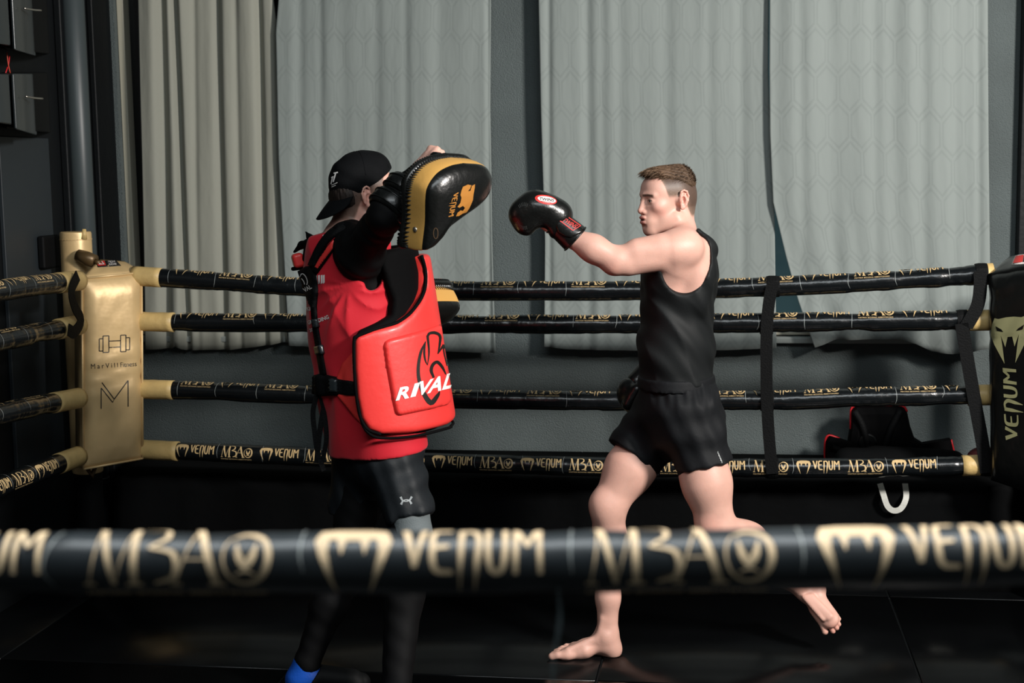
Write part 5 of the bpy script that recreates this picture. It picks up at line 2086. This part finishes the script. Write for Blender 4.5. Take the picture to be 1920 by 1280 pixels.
decal('lettering', join2([stroke([(626, 325), (634, 323)], 2.6, 4), stroke([(630, 324), (625, 341)], 2.4, 5), stroke([(624, 331), (621, 345)], 2.0, 4), stroke([(621.5, 333), (626, 331)], 1.8, 3),
                          stroke([(622, 347), (633, 342)], 1.2, 5), stroke([(622, 350.5), (630, 347)], 1.2, 4)]), bvcap, 'print_white', cp, L=3, off=.001)

# black long sleeve top
blk = infl(t_torso[:2], .006) + infl(t_armR, .007) + infl(t_armL, .007)


def slv(f):
    wr = nrm(HR - ER)
    f.disp(lambda x, y, z: .0022 * np.sin(120 * (x * .6 + z * .7) + 3 * np.sin(40 * y)))
    f.plane(HR + wr * .004, wr) if False else None


cutR = (HR - hdir * .02, hdir)
for p in blk:
    pass
blk[-5 - 0] = blk[-5]
bl2 = []
for p in blk:
    p = dict(p)
    if p['t'] == 'c' and np.allclose(p['b'], HR):
        p['cut'] = [cutR]
    bl2.append(p)
solid('long_sleeve_top', bl2[:-1], .0066, 'sleeve_black', tr, it=2, post=slv)

# red sleeveless shirt
flv = (fv, .73)
tee = [cone(T3(652, 485), T3(661, 600), .170, .187, .0, flat=flv), cone(T3(661, 600), T3(680, 720), .187, .184, .02, flat=flv), ell(T3(648, 462), (.096, .150, .062), VAX, .04), cone(T3(684, 720), T3(708, 850), .176, .186, .04, flat=(fv, .84))]
tee += infl(t_torso, .012) + [cone(T3(728, 815, -.08), T3(735, 850, -.09), .112, .112, .03)]
hemp, hemn = T3(708, 842), nrm(np.cross(T3(812, 829) - T3(612, 851), np.array([0, 1.0, 0])))
if hemn[2] > 0:
    hemn = -hemn


def tee_post(f):
    a = T3(655, 440)
    ap = T3(702, 528, -.13) - a
    u1, h1 = ap @ rv, ap @ upv

    def fold(x, y, z):
        u = (x - a[0]) * rv[0] + (y - a[1]) * rv[1] + (z - a[2]) * rv[2]
        h = (x - a[0]) * upv[0] + (y - a[1]) * upv[1] + (z - a[2]) * upv[2]
        g = .0065 * (np.abs(np.sin(24 * u + 7 * h + 1.0 * np.sin(7 * h + 1))) ** .7 - .6) * sstep(-.9, -.2, h)
        g2 = .004 * np.sin(30 * u - 26 * h + 1.5 * np.sin(11 * u))
        b_ = np.exp(-((h + .47) / .05) ** 2) * .006 * np.sin(90 * u)
        du, dh = u - u1, h - h1
        rr = np.sqrt(du * du + dh * dh)
        g3 = .009 * (np.abs(np.sin(6.5 * np.arctan2(du + .02, -dh))) ** .7 - .6) * np.exp(-((rr - .11) / .075) ** 2) * (dh < .02)
        return g + g2 + b_ + g3
    f.disp(fold)
    f.put([sub(ell(T3(684, 474, -.17), (.064, .13, .100), np.array([nrm([.95, 0, .25]), [0, 1, 0], nrm([-.25, 0, .95])])), .008)])
    f.put([sub(ell(T3(700, 528, -.14), (.022, .10, .030), np.array([nrm([.8, 0, -.6]), [0, 1, 0], nrm([.6, 0, .8])])), .010)])
    f.put([sub(ell(T3(615, 474, .18), (.070, .10, .090)), .008)])
    f.put([sub(ell(T3(664, 398), (.100, .110, .048), np.array([nrm([.97, 0, .2]), [0, 1, 0], nrm([-.2, 0, .97])])), .006)])
    f.plane(T3(640, 428), nrm([-.22, 0, .97]), .012)
    f.plane(hemp, hemn, .003)
    # tucked in by the belt
    f.put([])


teo, Vte, Fte = solid('sleeveless_shirt', tee, .0050, 'tee', tr, it=2, post=tee_post)
bvt = bvh_of(Vte, Fte)

# body shield: shells on an elliptic barrel round the trunk
A0_ = T3(667, 530)
axd = nrm(T3(710, 790) - A0_)
upB = -axd
fB = nrm(fv - (fv @ upB) * upB)
rB = np.cross(fB, upB)
FR, LR = .262, .235


def barrel(p):
    q = p - A0_
    return q @ fB, q @ rB, q @ upB


def pix_sh(x, y):
    d = ray(x, y)
    for t in np.arange(3.9, 5.2, .002):
        p = CAM + d * (t / d[1])
        a_, b_, h = barrel(p)
        if (a_ / FR) ** 2 + (b_ / LR) ** 2 < 1:
            return (math.atan2(b_ / LR, a_ / FR) * .248, h)
    p = CAM + d * (4.6 / d[1])
    a_, b_, h = barrel(p)
    return (math.atan2(-(b_ - 0.05) * 0 + .57, .82) * .248, h)


def from_sh(s, h, off=0.0):
    th = s / .248
    return A0_ + upB * h + fB * math.cos(th) * (FR + off) + rB * math.sin(th) * (LR + off)


def sd_poly(px, py, poly):
    P_ = np.array(poly)
    d = np.full(px.shape, 1e9)
    s = np.ones(px.shape)
    n = len(P_)
    for i in range(n):
        j = (i - 1) % n
        ex, ey = P_[j] - P_[i]
        wx, wy = px - P_[i][0], py - P_[i][1]
        t = np.clip((wx * ex + wy * ey) / (ex * ex + ey * ey + 1e-12), 0, 1)
        bx, by = wx - ex * t, wy - ey * t
        d = np.minimum(d, bx * bx + by * by)
        c1 = py >= P_[i][1]
        c2 = py < P_[j][1]
        c3 = ex * wy > ey * wx
        fl = (c1 & c2 & c3) | (~c1 & ~c2 & ~c3)
        s = np.where(fl, -s, s)
    return s * np.sqrt(d)


def shell(name, poly, o_out, thick, material, parent, h=.0052, k=.022, it=2):
    lo = A0_ - .45
    hi = A0_ + np.array([.45, .45, .25])
    lo[2] = A0_[2] - .62
    f = Field(*[axis(lo[i], hi[i], h) for i in range(3)])

    def fn(X, Y, Z):
        x, y, z = X - A0_[0], Y - A0_[1], Z - A0_[2]
        a_ = x * fB[0] + y * fB[1] + z * fB[2]
        b_ = x * rB[0] + y * rB[1] + z * rB[2]
        hh = x * upB[0] + y * upB[1] + z * upB[2]
        rho = np.sqrt((a_ / FR) ** 2 + (b_ / LR) ** 2) + 1e-6
        do = (rho - 1) * .248 - o_out
        sh_ = np.maximum(do, -(do + thick))
        s_ = np.arctan2(b_ / LR, a_ / FR) * .248
        band = np.abs(do + thick / 2) < thick
        pd = np.full(do.shape, .1)
        pd[band] = sd_poly(s_[band], hh[band], poly)
        hk = np.maximum(k - np.abs(sh_ - pd), 0) / k
        return np.maximum(sh_, pd) + hk * hk * k * .25
    f.apply(fn, lo - 1, hi + 1, 0, 'u')
    V, F = f.mesh()
    V = smooth_mesh(V, F, it)
    o = obj(name, V, F, material, parent)
    return o, V, F


bs = empty('body_shield', A0_)
bs.parent = tr
bs.matrix_parent_inverse = Matrix.Translation(tr.location).inverted()
near = [(797, 478), (804, 508), (803, 538), (793, 562), (772, 588), (745, 606), (700, 619), (670, 631), (664, 640), (664, 690), (668, 745), (676, 785), (690, 806), (715, 815), (780, 811), (845, 795)]
nsh = [pix_sh(*p) for p in near]
htop = nsh[0][1]
hb = nsh[-1][1]
far = lambda L: [(-s * .62, h) for s, h in L[::-1]]
polyR = nsh + far(nsh)
vo, Vv, Fv = shell('outer_panel', polyR, 0.0, .055, 'vest', bs)
lin_px = [(722, 470), (727, 500), (740, 535), (752, 562), (748, 590), (715, 606), (672, 622), (655, 640), (655, 700), (660, 770), (680, 812), (712, 823), (780, 819), (840, 802)]
lsh = [pix_sh(*p) for p in lin_px]
shell('lining', lsh + far(lsh), -.035, .052, 'vest_black', bs, h=.0062, k=.02)
pip = [from_sh(s, h, -.012) for s, h in nsh[:14]]
MB().tube(spline(pip, 90), .0062, 10).build('edge_binding', 'vest_black', bs, smooth=True)
pip = [from_sh(s, h - .012, -.012) for s, h in nsh[10:]] + [from_sh(s, hb - .012, -.012) for s in np.linspace(nsh[-1][0], -.6 * nsh[-1][0], 12)[1:]]
MB().tube(spline(pip, 60), .0048, 10).build('edge_binding', 'vest_black', bs, smooth=True)
bvv = bvh_of(Vv, Fv)
rp_ = [(719, 648), (722, 640), (730, 635), (765, 626), (800, 617), (824, 608), (829, 640), (836, 690), (843, 752), (838, 758), (800, 768), (752, 778), (744, 777), (740, 770), (734, 740), (725, 690)]
rpo = patch('raised_panel', rp_, .014, bvv, 'vest', bs, L=6, round_=7)
Vr = np.array([v.co[:] for v in rpo.data.vertices])
bvr = bvh_poly(np.concatenate([Vv, Vr]), [tuple(f) for f in Fv.tolist()] + [tuple(i + len(Vv) for i in p.vertices) for p in rpo.data.polygons])
c4 = lambda pts: [(520 + x / 2.908, 560 + y / 2.908) for x, y in pts]
SW = [(c4([(808, 232), (782, 290), (768, 370), (772, 440), (795, 510), (836, 566), (872, 528), (884, 505)]), (1.5, 5, 6, 6.5, 8, 10, 7, 2)),
      (c4([(806, 236), (800, 290), (806, 335), (818, 362)]), (2, 4, 3, 1)), (c4([(818, 362), (826, 290), (818, 200)]), (1, 3, 4.5)),
      (c4([(818, 205), (830, 188), (862, 186), (886, 204), (884, 250), (874, 300)]), (4, 5, 5.5, 5, 4, 1.5)), (c4([(874, 300), (892, 272), (906, 250)]), (1.5, 3.5, 4)),
      (c4([(904, 250), (912, 300), (926, 365)]), (4, 4.5, 3)), (c4([(918, 412), (898, 372), (872, 345), (848, 358), (838, 390), (852, 430)]), (2, 5, 6, 6, 6, 4))]
decal('swoosh_print', join2([stroke(p, w_) for p, w_ in SW]), bvr, 'print_black', bs, L=3.5, off=.0012)
LT = []
for ch, x, wd, hh in (('R', 742, 25, 23), ('I', 769, 10, 24), ('V', 778, 26, 25.5), ('A', 800, 27, 27), ('L', 828, 16, 28)):
    V, F, tw = text2(ch, .035)
    X = V[:, 0] / tw * wd + V[:, 1] * hh * .32
    yb = 750 - (x - 742) * .235 - V[:, 0] / tw * wd * .22
    LT.append((np.stack([x + X, yb - V[:, 1] * hh], 1), F))
decal('maker_lettering', join2(LT), bvr, 'print_white', bs, L=3.0, off=.0022)
# belt, buckle and back harness
patch('side_tab', [(668, 652), (668, 700), (674, 770), (690, 806), (668, 785), (650, 762), (634, 744), (632, 706), (642, 682)], .012, bvt, 'vest', bs, L=6, round_=6)
patch('belt', [(590, 703), (602, 700), (630, 706), (668, 712), (671, 742), (640, 741), (600, 742), (590, 738)], .016, bvt, 'strap', bs, L=6, round_=3)
patch('buckle', [(622, 707), (637, 709), (638, 736), (623, 735)], .022, bvt, 'black_gloss', bs, L=6, round_=3)
patch('harness_strap', band_px([(590, 575), (592, 605), (599, 650), (608, 703)], (9, 9, 9, 10)), .007, bvt, 'strap', bs)
patch('strap_slider', [(588, 598), (597, 597), (600, 612), (591, 614)], .013, bvt, 'black_gloss', bs, L=5)
patch('strap_slider', [(594, 648), (606, 646), (609, 662), (598, 664)], .013, bvt, 'black_gloss', bs, L=5)
patch('harness_strap', band_px([(664, 422), (640, 430), (617, 447), (600, 470), (588, 498)], (9, 12, 12, 11, 12)), .012, bvt, 'strap', bs)
patch('shoulder_pad', [(652, 431), (640, 438), (617, 462), (598, 488), (588, 505), (596, 513), (607, 497), (626, 470), (650, 446)], .010, bvt, 'vest_black', bs, L=6)
patch('shoulder_pad', [(630, 448), (618, 462), (603, 484), (594, 502), (600, 505), (612, 488), (628, 466)], .014, bvt, 'vest', bs, L=2.5, round_=3)
MB().obox(T3(559, 488, .09), (nrm([.97, .2, .22]), nrm(np.cross([-.22, 0, .97], [.97, .2, .22])), nrm(np.cross([.97, .2, .22], np.cross([-.22, 0, .97], [.97, .2, .22])))), (.019, .05, .024)).build('shoulder_pad', 'vest', bs, bevel=.012, seg=4)
solid('shoulder_pad', [cone(T3(549, 504, .10), T3(569, 501, .08), .0075, .0075, .01), cone(T3(569, 501, .08), T3(575, 478, .06), .0085, .009, .01)], .004, 'vest_black', bs, it=1)
solid('shoulder_flap', [cone(T3(573, 434, .06), T3(580, 444, .04), .003, .009, .0), cone(T3(580, 444, .04), T3(600, 449, -.01), .009, .011, .01), cone(T3(600, 449, -.01), T3(636, 432, -.05), .011, .008, .01)], .0036, 'vest_black', bs, it=1)
solid('shoulder_flap', [cone(T3(552, 472, .09), T3(566, 459, .07), .005, .012, .0), cone(T3(566, 459, .07), T3(583, 453, .03), .012, .013, .01), cone(T3(578, 456, .04), T3(572, 486, .05), .013, .010, .01)], .0036, 'vest_black', bs, it=1)
jn = patch('harness_junction', [(560, 509), (574, 499), (586, 497), (593, 508), (597, 545), (594, 580), (588, 586), (580, 566), (569, 536)], .012, bvt, 'strap', bs, L=6, round_=4)
bj = bvh_poly([v.co[:] for v in jn.data.vertices], [tuple(p.vertices) for p in jn.data.polygons])
decal('junction_print', join2([stroke([(562, 519), (567, 513), (573, 517), (577, 527), (576, 534)], 1.8), stroke([(566, 522), (570, 527), (572, 533)], 1.6), text_px('VAL', 572, 548, 586, 540, 8, bold=.02)]), bj, 'print_white', bs, L=3, off=.0015)
# loose tails hanging from the belt
b0 = np.array(bvt.ray_cast(Vector(CAM), Vector(ray(598, 738)).normalized())[0])
Yb = b0[1] - .025


def tail(pts, wd):
    q = spline([P(x, y, Yb) for x, y in pts], (len(pts) - 1) * 5 + 1)
    V, F = [], []
    T = np.gradient(q, axis=0)
    for i in range(len(q)):
        b = nrm(np.cross(T[i], [0.25, -1, 0]))
        for x, y in ((-1, -1), (1, -1), (1, 1), (-1, 1)):
            V.append(q[i] + b * wd / 2 * x + np.array([0, -1, 0]) * .0018 * y)
    for i in range(len(q) - 1):
        for k_ in range(4):
            k2 = (k_ + 1) % 4
            F.append((i * 4 + k_, i * 4 + k2, i * 4 + 4 + k2, i * 4 + 4 + k_))
    obj('strap_tail', V, F, 'strap', bs, smooth=False)


tail([(596, 735), (587, 770), (590, 810), (596, 850), (608, 882)], .016)
tail([(610, 735), (606, 770), (598, 820), (594, 868)], .018)
tail([(600, 735), (608, 775), (612, 820), (606, 860)], .015)

# white print on the back of the shirt
WP = []
for s, x0, y0, x1, y1, h in (('OC', 576, 555, 586, 552, 7), ('FR', 579, 569, 587, 567, 7), ('KIC', 577, 583, 588, 580, 7), ('GRAN', 579, 608, 593, 604, 7), ('DING', 598, 604, 618, 597, 7), ('K', 592, 549, 595, 547, 6), ('2009', 582, 622, 594, 618, 6)):
    decal('back_lettering', text_px(s, x0, y0, x1, y1, h, bold=.03), bvt, 'print_white', tr, L=4, off=.0015)
for x, hh in ((592, 15), (597, 19), (602, 20), (606, 21)):
    WP.append(poly_px([(x, 520 - hh * .2), (x + 3.2, 519 - hh * .2), (x + 3.2, 520 - hh * .2 - hh * -.0 + 15 - (x - 592) * .1), (x, 521 - hh * .2 + 15)]))
decal('large_letter', join2(WP), bvt, 'print_white', tr, L=4, off=.0015)
decal('collar_lettering', text_px('SOM', 606, 446, 624, 443, 5, bold=.02), bvt, 'print_white', tr, L=4, off=.002)

# shorts, knee sleeve, leggings, shoes
hmR = (T3(772, 972, -.16), nrm(T3(772, 972, -.16) - T3(735, 825, -.08)))
hmL = (T3(664, 970, .06), nrm(T3(664, 970, .06) - T3(690, 830, .08)))
shp = [cone(T3(700, 775), T3(708, 830), .168, .172, .0, flat=(fv, .82)), cone(T3(724, 835, -.07), T3(768, 960, -.155), .110, .084, .04, cut=[hmR]), cone(T3(690, 830, .08), T3(664, 970, .06), .108, .090, .04, cut=[hmL])]
so, Vs_, Fs_ = solid('shorts', shp, .006, 'navy', tr, it=2, post=lambda f: (f.disp(lambda x, y, z: .004 * np.sin(60 * (x * .7 - z * .6) + 2.5 * np.sin(16 * z + 9 * x)) + .002 * np.sin(120 * (x * .9 + z * .3))), f.plane(T3(705, 770), (0, 0, 1))))
bvsh = bvh_of(Vs_, Fs_)
UA = [stroke([(751, 931), (754.5, 937.5), (761, 939.8), (768, 937), (772, 930.5)], (4.2, 3.0, 1.5, 3.0, 4.2)), stroke([(752, 945.5), (755, 939.5), (761, 936.6), (767.5, 938.5), (771.5, 944.5)], (4.2, 3.0, 1.5, 3.0, 4.2))]
decal('maker_mark', join2(UA), bvsh, mat('print_grey', (150, 156, 158), .5), tr, L=3, off=.0015)
solid('knee_sleeve', [cone(T3(768, 968, -.163), kR, .0665, .0650, .0), cone(kR, T3(770, 1040, -.18), .0655, .064, .02)], .006, 'grey_knit', tr, it=1)
lgp = infl(t_legs, .004)
solid('leggings', lgp, .0066, 'sleeve_black', tr, it=1, post=lambda f: (f.disp(lambda x, y, z: .0008 * np.sin(90 * z + 60 * x)), f.plane((0, 0, .085), (0, 0, -1))))


def shoe(ank, dirn, ln=.295):
    e = empty('shoe', np.array([ank[0], ank[1], 0]))
    e.parent = tr
    e.matrix_parent_inverse = Matrix.Translation(tr.location).inverted()
    d = nrm([dirn[0], dirn[1], 0])
    s = np.cross([0, 0, 1.0], d)
    heel = np.array([ank[0], ank[1], 0]) - d * .075
    g = lambda x, y, z: heel + d * x * ln / .295 + s * y + Z3 * z
    ax = np.array([d, s, Z3])
    up = [cone(g(.045, 0, .060), g(.075, 0, .125), .040, .041, .0), ell(g(.045, 0, .045), (.046, .036, .045), ax, .02), cone(g(.085, 0, .055), g(.17, 0, .035), .040, .034, .03), cone(g(.17, .0, .033), g(.245, .004, .028), .036, .030, .03)]

    def pst(f):
        f.plane(g(.06, 0, .132), nrm(Z3 - d * .25), .003)
        f.plane(g(0, 0, .018), (0, 0, -1), .004)
    V = None
    uo, V, F = solid('upper', up, .004, 'blue', e, it=1, post=pst)
    tb = [cone(g(.215, .0, .034), g(.25, .004, .028), .0365, .0325, .0), cone(g(.02, 0, .018), g(.23, .0, .026), .050, .042, .0, cut=[(g(.085, 0, .050), nrm(-d * .8 + Z3 * .6))]), cone(g(.085, 0, .056), g(.22, 0, .036), .0465, .0400, .0, cut=[(g(.085, 0, .050), nrm(-d * .8 + Z3 * .6))])]
    solid('toe_cap', tb, .004, 'under', e, it=1, post=lambda f: f.plane(g(0, 0, .018), (0, 0, -1), .003))
    so_ = [cone(g(.040, 0, .012), g(.12, 0, .010), .038, .036, .0), cone(g(.12, 0, .010), g(.245, .003, .012), .038, .037, .02)]
    solid('sole', so_, .004, 'under', e, it=1, post=lambda f: (f.plane((0, 0, .001), (0, 0, -1), .003), f.plane((0, 0, .026), (0, 0, 1), .003)))
    for q in range(3):
        x = .115 + .022 * q
        MB().tube(spline([g(x, -.030, .060 - .07 * (x - .1)), g(x, 0, .082 - .13 * (x - .1)), g(x, .030, .060 - .07 * (x - .1))], 9), .0028, 6).build('lace', 'under', e, smooth=True)
    return e


shoe(np.array([*aL_[:2], 0]), (1, .10))
shoe(np.array([*(aR_[:2]), 0]), (1, -.15))
# ================================================================== THAI PADS
PN = nrm([.70, -.68, -.21])


def thai_pad(label, outline, c, n, depth, strapspec=None):
    """outline: pixels of the black face (clockwise); front face domed, side band gold, laced rim, dark back"""
    e = empty('thai_pad', c)
    tag(e, label, 'pad', 'kicking pads')
    pts = np.array([on_plane(x, y, c, n) for x, y in outline])
    q = spline(np.vstack([pts, pts[:1]]), 97)[:-1]
    cen = q.mean(0)
    m = len(q)
    V, F = [], []
    # black domed face
    rings = [(1.0, -.004), (.985, .006), (.93, .016), (.78, .026), (.5, .034), (.2, .037)]
    for sc_, d in rings:
        for v in q:
            V.append(cen + (v - cen) * sc_ + n * d)
    for r_ in range(len(rings) - 1):
        for i in range(m):
            i2 = (i + 1) % m
            F.append((r_ * m + i, r_ * m + i2, (r_ + 1) * m + i2, (r_ + 1) * m + i))
    F.append(tuple((len(rings) - 1) * m + i for i in range(m)))
    nn = np.cross(q[m // 4] - q[0], q[m // 2] - q[0])
    if nn @ n < 0:
        F = [f[::-1] for f in F]
    obj('face', V, F, 'black_leather', e)
    bv = bvh_poly(V, F)
    # gold band round the side
    V2, F2 = [], []
    prof = [(.99, -.001), (1.02, -.010), (1.045, -.035), (1.05, -.06), (1.035, -.085), (1.0, -.098)]
    for sc_, d in prof:
        for v in q:
            V2.append(cen + (v - cen) * sc_ + n * d * depth / .098)
    for r_ in range(len(prof) - 1):
        for i in range(m):
            i2 = (i + 1) % m
            F2.append((r_ * m + i, (r_ + 1) * m + i, (r_ + 1) * m + i2, r_ * m + i2))
    if nn @ n < 0:
        F2 = [f[::-1] for f in F2]
    obj('side_band', V2, F2, 'gold_leather', e)
    # back
    bk = [cen + (v - cen) * 1.0 - n * depth for v in q]
    bk2 = [cen + (v - cen) * .9 - n * (depth + .018) for v in q]
    F3_ = [(i, (i + 1) % m, m + (i + 1) % m, m + i) for i in range(m)] + [tuple(m + i for i in range(m))]
    if nn @ n > 0:
        F3_ = [f[::-1] for f in F3_]
    obj('back', bk + bk2, F3_, 'black_leather', e)
    # rim roll and lacing
    rim = [cen + (v - cen) * 1.035 - n * (depth - .008) for v in q]
    MB().tube(rim + rim[:1], .0105, 10, cap=False).build('rim', 'black_leather', e, smooth=True)
    lc = MB()
    k = 0
    for i in range(m):
        for h_ in (0,):
            v = q[i] * (1 - h_) + q[(i + 1) % m] * h_
            t = nrm(q[(i + 1) % m] - q[i])
            a = cen + (v - cen) * 1.050 - n * (depth - .036) + t * .004
            b = cen + (v - cen) * 1.065 - n * (depth - .010) - t * .002
            c_ = cen + (v - cen) * 1.045 - n * (depth + .010)
            lc.tube([a, b, c_], [.0008, .0052, .0046], 6)
    lo_ = lc.build('lacing', 'black_leather', e, smooth=True)
    tag(lo_, kind='stuff')
    return e, bv, q, cen


OUT1 = [(870, 306), (905, 309.5), (918, 324), (920, 339), (914, 361), (896, 382), (860, 408), (830, 432), (810, 460), (796, 469), (793, 462), (798, 418), (799, 372), (804, 348), (822, 324), (846, 311)]
c1 = P(850, 385, YT - .44)
pe, pbv, pq, pcen = thai_pad('black and gold laced kicking pad raised on the capped person\'s right forearm', OUT1, c1, PN, .095)
cr = lambda pts: [(680 + x / 5.335, 260 + y / 5.335) for x, y in pts]
HEAD = cr([(985, 520), (1000, 480), (1050, 458), (1085, 465), (1070, 500), (1050, 525), (1075, 520), (1090, 470), (1120, 455), (1118, 490), (1105, 560), (1100, 610), (1080, 660), (1060, 700), (1035, 735), (1000, 745), (960, 770), (930, 775), (945, 740), (975, 715), (1000, 720), (1020, 690), (1000, 670), (965, 690), (945, 680), (975, 640), (985, 590), (975, 560)])
decal('fanged_head_print', poly_px(HEAD), pbv, 'print_copper', pe, L=4, off=.0014)
vv, vf = g_venum(0, 0, 1, 1)
o_, ux, uy = np.array([680 + 925 / 5.335, 260 + 560 / 5.335]), np.array([-8.5, 45.]), np.array([7.5, 2.2])
o_ = np.array([680 + 930 / 5.335, 260 + 545 / 5.335])
pp_ = o_ + vv[:, :1] * np.array([-9.0, 43.0]) + (vv[:, 1:] - .5) * np.array([9.5, -2.0])
decal('lettering', (pp_, vf), pbv, 'print_copper', pe, L=4, off=.0014)
decal('small_ring', join2([stroke([(680 + (730 + 22 * math.cos(t)) / 5.335, 260 + (945 + 52 * math.sin(t)) / 5.335) for t in np.linspace(0, 6.28, 13)], 1.4)]), pbv, mat('print_dull', (70, 52, 32), .5), pe, L=3, off=.0012)
rv_ = P(778, 431, YT - .44) 
h = None
# rivet on the side band
sb = [o for o in pe.children if o.name.startswith('side_band')][0]
bsb = bvh_poly([v.co[:] for v in sb.data.vertices], [tuple(p.vertices) for p in sb.data.polygons])
hit = bsb.ray_cast(Vector(CAM), Vector(ray(778.5, 430)).normalized())
if hit[0] is not None:
    p = np.array(hit[0])
    nn = np.array(hit[1])
    if nn @ (p - CAM) > 0:
        nn = -nn
    MB().tube([p - nn * .002, p + nn * .003, p + nn * .0045], [.0085, .008, .0045], 16).build('rivet', 'steel', pe, smooth=True)
# forearm straps and cuff on the back of the pad
fa = lambda t: ER * (1 - t) + HR * t
for t, r_, wd in ((.16, .066, .055), (.50, .062, .055)):
    c = fa(t)
    s1 = nrm(np.cross(hdir, PN))
    s2 = np.cross(s1, hdir)
    ringp = [c + s2 * 0 + (r_) * (s1 * math.cos(a) + nrm(np.cross(hdir, s1)) * math.sin(a)) for a in np.linspace(0, 2 * math.pi, 31)]
    V, F = [], []
    for i, p in enumerate(ringp):
        o2 = nrm(p - c)
        for (hh, rr2) in ((-wd / 2, 0), (-wd / 4, .006), (wd / 4, .006), (wd / 2, 0), (wd / 2, -.006), (-wd / 2, -.006)):
            V.append(p + hdir * hh + o2 * rr2)
    for i in range(30):
        for k in range(6):
            k2 = (k + 1) % 6
            F.append((i * 6 + k, i * 6 + k2, i * 6 + 6 + k2, i * 6 + 6 + k))
    obj('forearm_strap', V, [tuple(f) for f in F], 'black_leather', pe)
    for a_ in (-.3, .25):
        MB().tube([c + (r_ + .007) * (s1 * math.cos(a) + nrm(np.cross(hdir, s1)) * math.sin(a)) + hdir * wd * a_ for a in np.linspace(0, 2 * math.pi, 31)], .0022, 5, cap=False).build('strap_seam', 'black_leather', pe, smooth=True)
# padded forearm channel
ch = [cone(fa(.12), fa(.80), .054, .050, .0, flat=(PN, 1.0))]
solid('forearm_cushion', [cone(fa(.15) + PN * .035, fa(.85) + PN * .04, .045, .045, .0, flat=(PN, .8))], .006, 'black_leather', pe, it=1)
MB().tube(spline([FIS - hs * .05 + PN * .07, FIS - hs * .042 + PN * .035, FIS + PN * .022, FIS + hs * .042 + PN * .035, FIS + hs * .05 + PN * .07], 21), .011, 10).build('hand_grip', 'black_leather', pe, smooth=True)

OUT2 = [(800, 582), (790, 600), (800, 612), (822, 605), (842, 592), (856, 578), (861, 567), (858, 560), (845, 556), (828, 558), (812, 566)]
OUT2 = [(770, 575), (790, 568), (820, 566), (850, 566), (861, 568), (858, 578), (846, 590), (822, 603), (795, 612), (772, 612), (762, 592)]
n2 = nrm([.45, -.45, -.77])
c2 = P(820, 585, YT + .20)
thai_pad('gold edged kicking pad held low, half hidden behind the red body shield', OUT2, c2, n2, .085)
